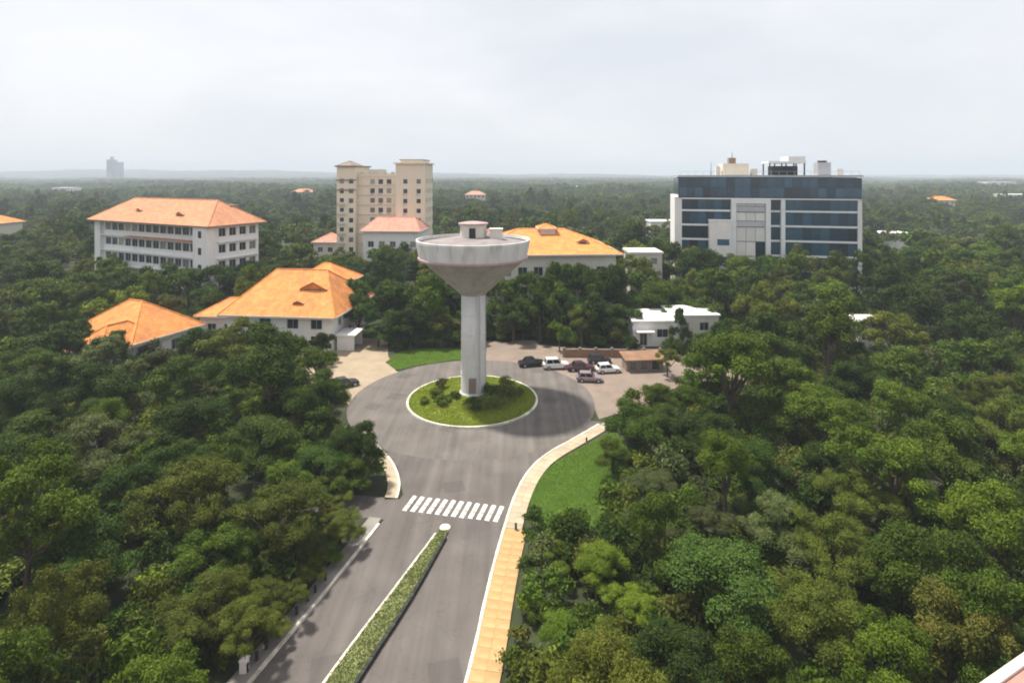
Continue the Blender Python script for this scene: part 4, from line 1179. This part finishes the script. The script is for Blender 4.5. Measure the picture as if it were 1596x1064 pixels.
# ------------------------------------------------------------------ scattered masses by geometry nodes
def source_coll(name, objs):
    c = bpy.data.collections.new(name)
    for o in objs: c.objects.link(o)
    return c
def scatter(name, pts, idx, rz, scl, coll, label, cat):
    me = bpy.data.meshes.new(name)
    me.from_pydata([tuple(p) for p in pts], [], [])
    a = me.attributes.new('vi', 'INT', 'POINT'); a.data.foreach_set('value', [int(i) for i in idx])
    a = me.attributes.new('rz', 'FLOAT_VECTOR', 'POINT'); a.data.foreach_set('vector', np.array([(0, 0, v) for v in rz], dtype=np.float32).ravel())
    a = me.attributes.new('sc', 'FLOAT_VECTOR', 'POINT'); a.data.foreach_set('vector', np.array(scl, dtype=np.float32).ravel())
    o = link(name, me)
    ng = bpy.data.node_groups.new(name + '_nodes', 'GeometryNodeTree')
    ng.interface.new_socket('Geometry', in_out='INPUT', socket_type='NodeSocketGeometry')
    ng.interface.new_socket('Geometry', in_out='OUTPUT', socket_type='NodeSocketGeometry')
    N = ng.nodes; L = ng.links.new
    gi = N.new('NodeGroupInput'); go = N.new('NodeGroupOutput')
    ip = N.new('GeometryNodeInstanceOnPoints')
    ci = N.new('GeometryNodeCollectionInfo'); ci.inputs['Collection'].default_value = coll
    ci.inputs['Separate Children'].default_value = True; ci.inputs['Reset Children'].default_value = True
    ip.inputs['Pick Instance'].default_value = True
    def attr(nm, dt):
        n = N.new('GeometryNodeInputNamedAttribute'); n.data_type = dt; n.inputs['Name'].default_value = nm
        return n.outputs['Attribute']
    L(gi.outputs[0], ip.inputs['Points']); L(ci.outputs[0], ip.inputs['Instance'])
    L(attr('vi', 'INT'), ip.inputs['Instance Index']); L(attr('rz', 'FLOAT_VECTOR'), ip.inputs['Rotation']); L(attr('sc', 'FLOAT_VECTOR'), ip.inputs['Scale'])
    L(ip.outputs[0], go.inputs[0])
    md = o.modifiers.new('scatter', 'NODES'); md.node_group = ng
    return tag(o, label, cat, kind='stuff')

# distant single trees
src = []
names_far = ['dark', 'green', 'olive', 'bright', 'teal', 'grey']
for k, sp in enumerate(names_far):
    for v in range(2):
        me, tm = get_tree(sp, v, 2)
        src.append(bpy.data.objects.new(f'far_tree_{len(src):02d}', me))
farc = source_coll('far_tree_sources', src)
P = []; I = []; RZ = []; S = []
pw_ = np.array([3, 3, 2.2, 1.2, 1.2, .8]); pw_ /= pw_.sum()
def addfar(X, Y, h, r, k=None):
    kk = (rng.choice(6, p=pw_) if k is None else k) * 2 + rng.integers(2)
    P.append((X, Y, 0)); I.append(kk); RZ.append(rng.uniform(0, 6.28)); S.append((r / 4.5, r / 4.5, h / 8.9))
for X, Y, h, r, sp in rest:
    addfar(X, Y, h, r, names_far.index(sp) if sp in names_far else None)
def far_ok(X, Y, h, r):
    for poly in FOOT:
        if in_poly(X, Y, poly): return False
    return view_ok(X, Y, h, r, .7)
placed = {}
def spaced(X, Y, d, cell=12.0):
    cx_, cy_ = int(X // cell), int(Y // cell)
    for i in (-1, 0, 1):
        for j in (-1, 0, 1):
            for (a, b_) in placed.get((cx_ + i, cy_ + j), ()):
                if (a - X) ** 2 + (b_ - Y) ** 2 < d * d: return False
    placed.setdefault((cx_, cy_), []).append((X, Y)); return True
for t in TREES: placed.setdefault((int(t[0] // 12), int(t[1] // 12)), []).append((t[0], t[1]))
for _ in range(16000):
    Y = math.sqrt(rng.uniform(165 ** 2, 620 ** 2)); X = rng.uniform(-1, 1) * (.95 * Y + 20)
    fld = math.sin(X * .021 + 1.3) * math.sin(Y * .027 + X * .008) + .5 * math.sin(X * .06 + Y * .05)
    if fld < -1.08: continue
    r = rng.uniform(3.6, 7.2) * (1 + .15 * fld); h = rng.uniform(6, 13) * (1 + .28 * fld) * (1.35 if rng.random() < .07 else 1)
    if not spaced(X, Y, r * 1.35): continue
    if not far_ok(X, Y, h, r): continue
    addfar(X, Y, h, r)
print('far trees', len(P))
scatter('distant_forest', P, I, RZ, S, farc, 'dense mixed green forest beyond the campus buildings', 'forest')

# forest patches out to the horizon: each a clump of many crowns
def patch_mesh(seed, sp):
    g = np.random.default_rng(seed)
    Vs = []; T = []; nl = 0
    for k in range(16):
        c = np.array([g.uniform(-21, 21), g.uniform(-21, 21), 0]); rr = g.uniform(4, 7.5); hh = g.uniform(8, 15)
        n = 170
        d = g.normal(size=(n, 3)); d /= np.linalg.norm(d, axis=1)[:, None]; d[:, 2] = np.abs(d[:, 2]) * 1.0 - .25
        pos = c + d * np.array([rr, rr, hh * .4]) * g.normal(.95, .12, n)[:, None]; pos[:, 2] += hh * .6
        nn = d + g.normal(size=(n, 3)) * .5 + np.array([0, 0, .4]); nn /= np.linalg.norm(nn, axis=1)[:, None]
        t = np.cross(nn, g.normal(size=(n, 3))); t /= np.linalg.norm(t, axis=1)[:, None]; b_ = np.cross(nn, t)
        L_ = 2.3 * g.uniform(.6, 1.3, n)[:, None]
        Vs.append(np.stack([pos - t*L_*.5, pos + b_*L_*.35, pos + t*L_*.5, pos - b_*L_*.35], 1).reshape(-1, 3))
        T.append(np.clip(g.uniform(.1, .8) + g.random(n) * .35 - .1, 0, 1)); nl += n
    v = np.concatenate(Vs); T = np.concatenate(T)
    me = bpy.data.meshes.new('patch'); me.from_pydata(v.tolist(), [], np.arange(nl * 4).reshape(-1, 4).tolist())
    a = me.attributes.new('tint', 'FLOAT', 'FACE'); a.data.foreach_set('value', T.astype(np.float32)); me.materials.append(LEAF[sp])
    return me
psrc = [bpy.data.objects.new(f'patch_{i}', patch_mesh(900 + i, sp)) for i, sp in enumerate(('dark', 'green', 'olive', 'dark', 'green', 'teal'))]
pc = source_coll('patch_sources', psrc)
P = []; I = []; RZ = []; S = []
yy = 600.0
def hill_h(X, Y):
    if Y < 3400: return 0
    u = X / Y; left = 1 / (1 + math.exp((u + 0.12) * 9))
    h = 46 * left + 6 + 7 * math.sin(X * 0.0017 + 0.6) + 6 * math.sin(X * 0.0045 + Y * 0.001)
    t = (Y - 3400) / 2600
    return -6 + (h + 6) * math.sin(min(1, t * 1.5) * math.pi / 2)
while yy < 5400:
    step = 26 if yy < 1500 else (38 if yy < 3000 else 60)
    s0 = step / 30
    xx = -.98 * yy - 30
    while xx < .98 * yy + 30:
        X = xx + rng.uniform(-.4, .4) * step; Y = yy + rng.uniform(-.4, .4) * step
        if all(not in_poly(X, Y, p) for p in FOOT) and view_ok(X, Y, 12, 14, .6) and rng.random() > .04 and math.sin(X * .006 + 2) * math.sin(Y * .0075 + X * .002) < .9:
            P.append((X, Y, hill_h(X, Y) - 1.0)); I.append(rng.integers(6)); RZ.append(rng.uniform(0, 6.28))
            sh = max(.8, min(1.5, s0)) ; S.append((s0, s0, rng.uniform(.65, 1.25) * (1 + .3 * math.sin(X * .011) * math.sin(Y * .009))))
        xx += step
    yy += step
print('patches', len(P))
scatter('horizon_forest', P, I, RZ, S, pc, 'hazy unbroken forest reaching the horizon', 'forest')

# undergrowth
bsrc = []
for i, sp in enumerate(('dark', 'green', 'olive', 'bright', 'grey', 'rust')):
    me, C, CR = crown_mesh('bush', 500 + i, 1.5, .7, .8, 16, 2400, .19, LEAF[sp], clump_r=(.3, .5), fill=.4, aspect=.45)
    bsrc.append(bpy.data.objects.new(f'bush_{i}', me))
bc = source_coll('bush_sources', bsrc)
P = []; I = []; RZ = []; S = []
for _ in range(5500):
    Y = math.sqrt(rng.uniform(20 ** 2, 150 ** 2)); X = rng.uniform(-1, 1) * (.95 * Y + 6)
    if not ground_clear(X, Y, .6): continue
    s_ = rng.uniform(.7, 1.8)
    if not view_ok(X, Y, 1.6 * s_, 1.4 * s_, .9): continue
    P.append((X, Y, 0)); I.append(rng.choice(6, p=[.28, .27, .2, .12, .09, .04])); RZ.append(rng.uniform(0, 6.28)); S.append((s_, s_, s_ * rng.uniform(.8, 1.4)))
print('bushes', len(P))
scatter('undergrowth', P, I, RZ, S, bc, 'tangled green undergrowth between the trees', 'undergrowth')

# ------------------------------------------------------------------ planted shrubs and hedges
def shrub(name, X, Y, r, h, sp, label, group=None, z=0.0, cat='shrub', seed=0):
    me, C, CR = crown_mesh('foliage', 700 + seed, r, h * .5, h * .38, 10, int(500 + 900 * r), .2, LEAF[sp], clump_r=(.3, .48), fill=.35, aspect=.45)
    ro = empty(name, (X, Y, z)); tag(ro, label, cat, group)
    link('foliage', me, ro)
    b = MB()
    for k in range(4):
        a = k * 1.6 + seed
        b.tube([(0.05 * math.cos(a), .05 * math.sin(a), 0), (r * .3 * math.cos(a), r * .3 * math.sin(a), h * .5)], [.03, .012], 5)
    b.build('stem', M_bark, ro)
    return ro
isl_spots = [(-4.6, 3.0, .9, 1.1, 'rust', 'rust tinged shrub at the back left of the round island'), (-5.2, .2, 1.0, .9, 'bright', 'bright round shrub at the left edge of the round island'),
             (-4.0, -2.6, 1.1, .9, 'bright', 'bright low shrub at the front left of the round island'), (-2.6, -1.0, .9, .8, 'bright', 'small bright shrub left of the tower foot'),
             (0.4, -4.6, 1.2, 1.0, 'green', 'green shrub in front of the tower column'), (3.2, -3.8, 1.7, 1.1, 'olive', 'broad olive shrub at the front right of the round island'),
             (5.0, -1.4, 1.7, 1.3, 'rust', 'rust tinged shrub at the right of the round island'), (4.6, 2.2, 1.3, 1.5, 'olive', 'tall olive shrub behind on the right of the round island'),
             (2.6, .2, 1.6, 1.2, 'dark', 'dark shrub close to the right of the tower column'), (6.6, .6, .8, .8, 'rust', 'small rust shrub at the right rim of the island'),
             (-6.4, -2.2, .7, .6, 'bright', 'tiny bright shrub at the far left rim of the island')]
for i, (dx, dy, r, h, sp, lb_) in enumerate(isl_spots):
    x, y = ISL[0] + dx, ISL[1] + dy
    shrub('shrub', x, y, r * 1.35, h * 1.2, sp, lb_, 'shrubs planted on the roundabout island', isl_z(x, y) - .08, seed=i)
# clipped hedge along the right footpath
hd = [(1.6, 51.5), (1.3, 48.0), (.9, 44.6)]
for i, (x, y) in enumerate(hd):
    shrub('hedge_shrub', x + .35, y, 1.25, 2.3, 'dark', ['dark upright hedge shrub beside the footpath next to the crossing', 'dark upright hedge shrub, middle one along the right footpath', 'dark upright hedge shrub, nearest one along the right footpath'][i], 'dark hedge shrubs along the right footpath', seed=40 + i)
for i, (x, y, r, h, sp, lb_) in enumerate((
    (.9, 41.2, 1.1, 1.5, 'bright', 'bright green shrub on the right footpath edge halfway down'), (.6, 38.6, 1.0, 1.3, 'rust', 'rust tinged shrub at the right footpath edge low in view'),
    (.3, 36.4, 1.2, 1.7, 'bright', 'bright green shrub at the right footpath edge near bottom'), (-.3, 34.4, .9, 1.2, 'olive', 'olive shrub spilling onto the ochre footpath at the bottom'),
    (-17.2, 46.2, 1.2, 1.5, 'rust', 'yellowing shrub at the grey footpath end left of the road'), (-18.9, 37.2, 1.1, 1.3, 'olive', 'olive shrub by the grey footpath at the bottom left'))):
    shrub('verge_shrub', x, y, r, h, sp, lb_, 'shrubs along the footpaths', seed=60 + i)

# ------------------------------------------------------------------ cars
def car_paint(name, rgb):
    return mat('car_paint_' + name, rgb, 0.3, 0.04, 1.0, spec=0.6)
def make_car(paint, kind='hatch'):
    Lh = 2.0 if kind == 'hatch' else (2.25 if kind == 'sedan' else 2.2)
    W = .84; zb = .26; zs = .86 if kind != 'suv' else 1.0; zt = 1.46 if kind != 'suv' else 1.74
    root = empty('parked_car')
    def ringat(x, wd, z0, z1, sh=.08):
        return [(x, -wd + sh, z0), (x, wd - sh, z0), (x, wd, z0 + .14), (x, wd, z1 - .16), (x, wd - .07, z1), (x, -wd + .07, z1), (x, -wd, z1 - .16), (x, -wd, z0 + .14)]
    st = [(-Lh, W * .84, zb + .12, zs - .12), (-Lh + .1, W * .93, zb + .03, zs - .01), (-Lh * .62, W, zb, zs + .03), (0, W, zb, zs + .03), (Lh * .5, W, zb, zs), (Lh * .86, W * .96, zb, zs - .13), (Lh - .04, W * .84, zb + .06, zs - .28), (Lh, W * .76, zb + .14, zs - .36)]
    b = MB(); rings = [ringat(*s_) for s_ in st]
    for a, c in zip(rings, rings[1:]):
        n = len(b.v); b.v += a + c
        b.f += [(n + i, n + (i + 1) % 8, n + 8 + (i + 1) % 8, n + 8 + i) for i in range(8)]
    n = len(b.v); b.v += rings[0] + rings[-1]; b.f += [tuple(n + i for i in reversed(range(8))), tuple(n + 8 + i for i in range(8))]
    body = b.build('body', paint, root)
    xr0 = -Lh + (.22 if kind != 'sedan' else .75); xr1 = Lh * .42; xt0 = xr0 + (.28 if kind != 'sedan' else .5); xt1 = xr1 - .72
    lo = [(xr0, -W * .93, zs + .01), (xr1, -W * .93, zs - .01), (xr1, W * .93, zs - .01), (xr0, W * .93, zs + .01)]
    hi = [(xt0, -W * .74, zt), (xt1, -W * .74, zt), (xt1, W * .74, zt), (xt0, W * .74, zt)]
    MB().frustum(lo, hi).build('cabin', paint, root)
    lo = [Vector(q) for q in lo]; hi = [Vector(q) for q in hi]
    def pane(name, a, b_, c, d, u0=.06, u1=.94, v0=.1, v1=.86):
        def pt(u, v): return a.lerp(b_, u).lerp(d.lerp(c, u), v)
        q = [pt(u0, v0), pt(u1, v0), pt(u1, v1), pt(u0, v1)]
        nrm = (q[1] - q[0]).cross(q[3] - q[0]).normalized() * .012
        MB().quad(*[p_ + nrm for p_ in q]).build(name, M_carglass, root)
    pane('windscreen', lo[1], lo[2], hi[2], hi[1]); pane('rear_window', lo[3], lo[0], hi[0], hi[3])
    for u0, u1 in ((.08, .46), (.5, .92)):
        pane('side_window', lo[0], lo[1], hi[1], hi[0], u0, u1); pane('side_window', lo[2], lo[3], hi[3], hi[2], 1 - u1, 1 - u0)
    ty = MB(); ty.lathe([(.2, -.1), (.31, -.1), (.325, -.06), (.325, .06), (.31, .1), (.2, .1)], 18); tm = ty.mesh('wheel', M_tyre)
    rm = MB().lathe([(.05, -.108), (.2, -.104), (.2, .104), (.05, .108)], 14).mesh('rim', M_rim)
    for sx in (-Lh * .62, Lh * .64):
        for sy in (-1, 1):
            wl = link('wheel', tm, root, (sx, sy * (W - .07), .325)); wl.rotation_euler = (R(90), 0, 0)
            link('rim', rm, wl)
    for sy in (-1, 1):
        MB().box(Lh - .19, Lh - .02, sy * W * .72 - .13, sy * W * .72 + .13, zs - .43, zs - .27).build('headlight', M_lampw, root)
        MB().box(-Lh - .02, -Lh + .12, sy * W * .74 - .1, sy * W * .74 + .1, zs - .34, zs - .1).build('tail_light', M_lampr, root)
        MB().box(xr1 - .35, xr1 - .2, sy * (W + .08) - .09, sy * (W + .08) + .09, zs + .02, zs + .15).build('door_mirror', paint, root)
    MB().box(Lh - .02, Lh + .03, -W * .6, W * .6, zb + .1, zb + .2).build('front_bumper', M_dark, root)
    MB().box(-Lh - .04, -Lh + .04, -W * .7, W * .7, zb + .1, zb + .22).build('rear_bumper', M_dark, root)
    return root
cars = [
 (829, 570, 14, 'black', (.012, .012, .014), 'sedan', 'black sedan, leftmost of the cars on the parking apron'),
 (867, 574, 7, 'white', (.72, .72, .70), 'suv', 'white car parked between the black sedan and the maroon sedan'),
 (905, 577, 4, 'maroon', (.075, .03, .038), 'sedan', 'maroon sedan in the middle of the parked row'),
 (919, 594, -4, 'mauve', (.26, .21, .23), 'hatch', 'dusty mauve hatchback, nearest car to the roundabout'),
 (948, 580, 9, 'white', (.72, .72, .70), 'hatch', 'small white hatchback right of the maroon sedan'),
 (934, 565, 6, 'dark', (.03, .03, .035), 'hatch', 'dark hatchback behind the small white hatchback by the wall'),
 (536, 603, 35, 'dark', (.03, .03, .035), 'sedan', 'dark sedan on the sandy forecourt left of the roundabout'),
]
for x, y, rz, nm, rgb, kind, lb_ in cars:
    c = make_car(car_paint(nm, rgb), kind)
    X, Y = G(x, y)
    c.location = (X, Y, .022); c.rotation_euler = (0, 0, R(rz))
    tag(c, lb_, 'car', 'cars parked by the roundabout')

# ------------------------------------------------------------------ bollards and small street furniture
bm_ = MB().lathe([(.13, 0), (.13, .04), (.10, .06), (.09, .46), (.12, .50), (.12, .55), (.05, .60)], 12).mesh('post', M_dark)
bn_ = MB().lathe([(.17, 0), (.17, .03), (.12, .05)], 12).mesh('base_ring', M_greyp)
def bollard(X, Y, z, label, group=None):
    r = empty('bollard', (X, Y, z)); tag(r, label, 'bollard', group)
    link('post', bm_, r); link('base_ring', bn_, r)
lo_ = offset(lk_south, -.75)
bl = [p for p in resample(cut(lo_, 30, 50), .45)]
want = [36.4, 37.3, 38.2, 39.6, 41.2, 42.6, 43.4, 44.8]
wordn = ['nearest', 'second', 'third', 'fourth', 'fifth', 'sixth', 'seventh', 'farthest']
for i, yv in enumerate(want):
    p = min(bl, key=lambda q: abs(q[1] - yv))
    bollard(p[0], p[1], .13, f'{wordn[i]} dark bollard from the bottom on the grey left footpath', 'bollards on the left footpath')
bollard(.35, 51.2, .126, 'dark bollard on the right footpath end beside the crossing', None)
bollard(8.9, 68.0, .06, 'dark bollard on the lawn edge beside the curved footpath', None)
pst = empty('gate_post', (-17.2, 36.6, 0.13)); tag(pst, 'white concrete post by the left footpath at the bottom of the picture', 'post')
MB().box(-.22, .22, -.22, .22, 0, .8).build('shaft', M_white, pst)
MB().frustum([(-.28, -.28, .8), (.28, -.28, .8), (.28, .28, .8), (-.28, .28, .8)], [(-.06, -.06, 1.0), (.06, -.06, 1.0), (.06, .06, 1.0), (-.06, .06, 1.0)]).build('cap', M_white, pst)

# ------------------------------------------------------------------ haze
hz = MB().box(-7100, 7100, -450, 7100, -8, 125).mesh('haze')
hm = bpy.data.materials.new('haze_air'); hm.use_nodes = True
N = hm.node_tree.nodes; N.clear()
ho = N.new('ShaderNodeOutputMaterial'); pv = N.new('ShaderNodeVolumePrincipled')
pv.inputs['Color'].default_value = (0.82, 0.91, 1.0, 1)
pv.inputs['Density'].default_value = 0.00033
pv.inputs['Anisotropy'].default_value = 0.0
hm.node_tree.links.new(pv.outputs['Volume'], ho.inputs['Volume'])
hz.materials.append(hm)
try: hm.cycles.homogeneous_volume = True
except Exception: pass
tag(link('haze', hz), 'pale humid haze thickening towards the horizon', 'haze', kind='stuff')
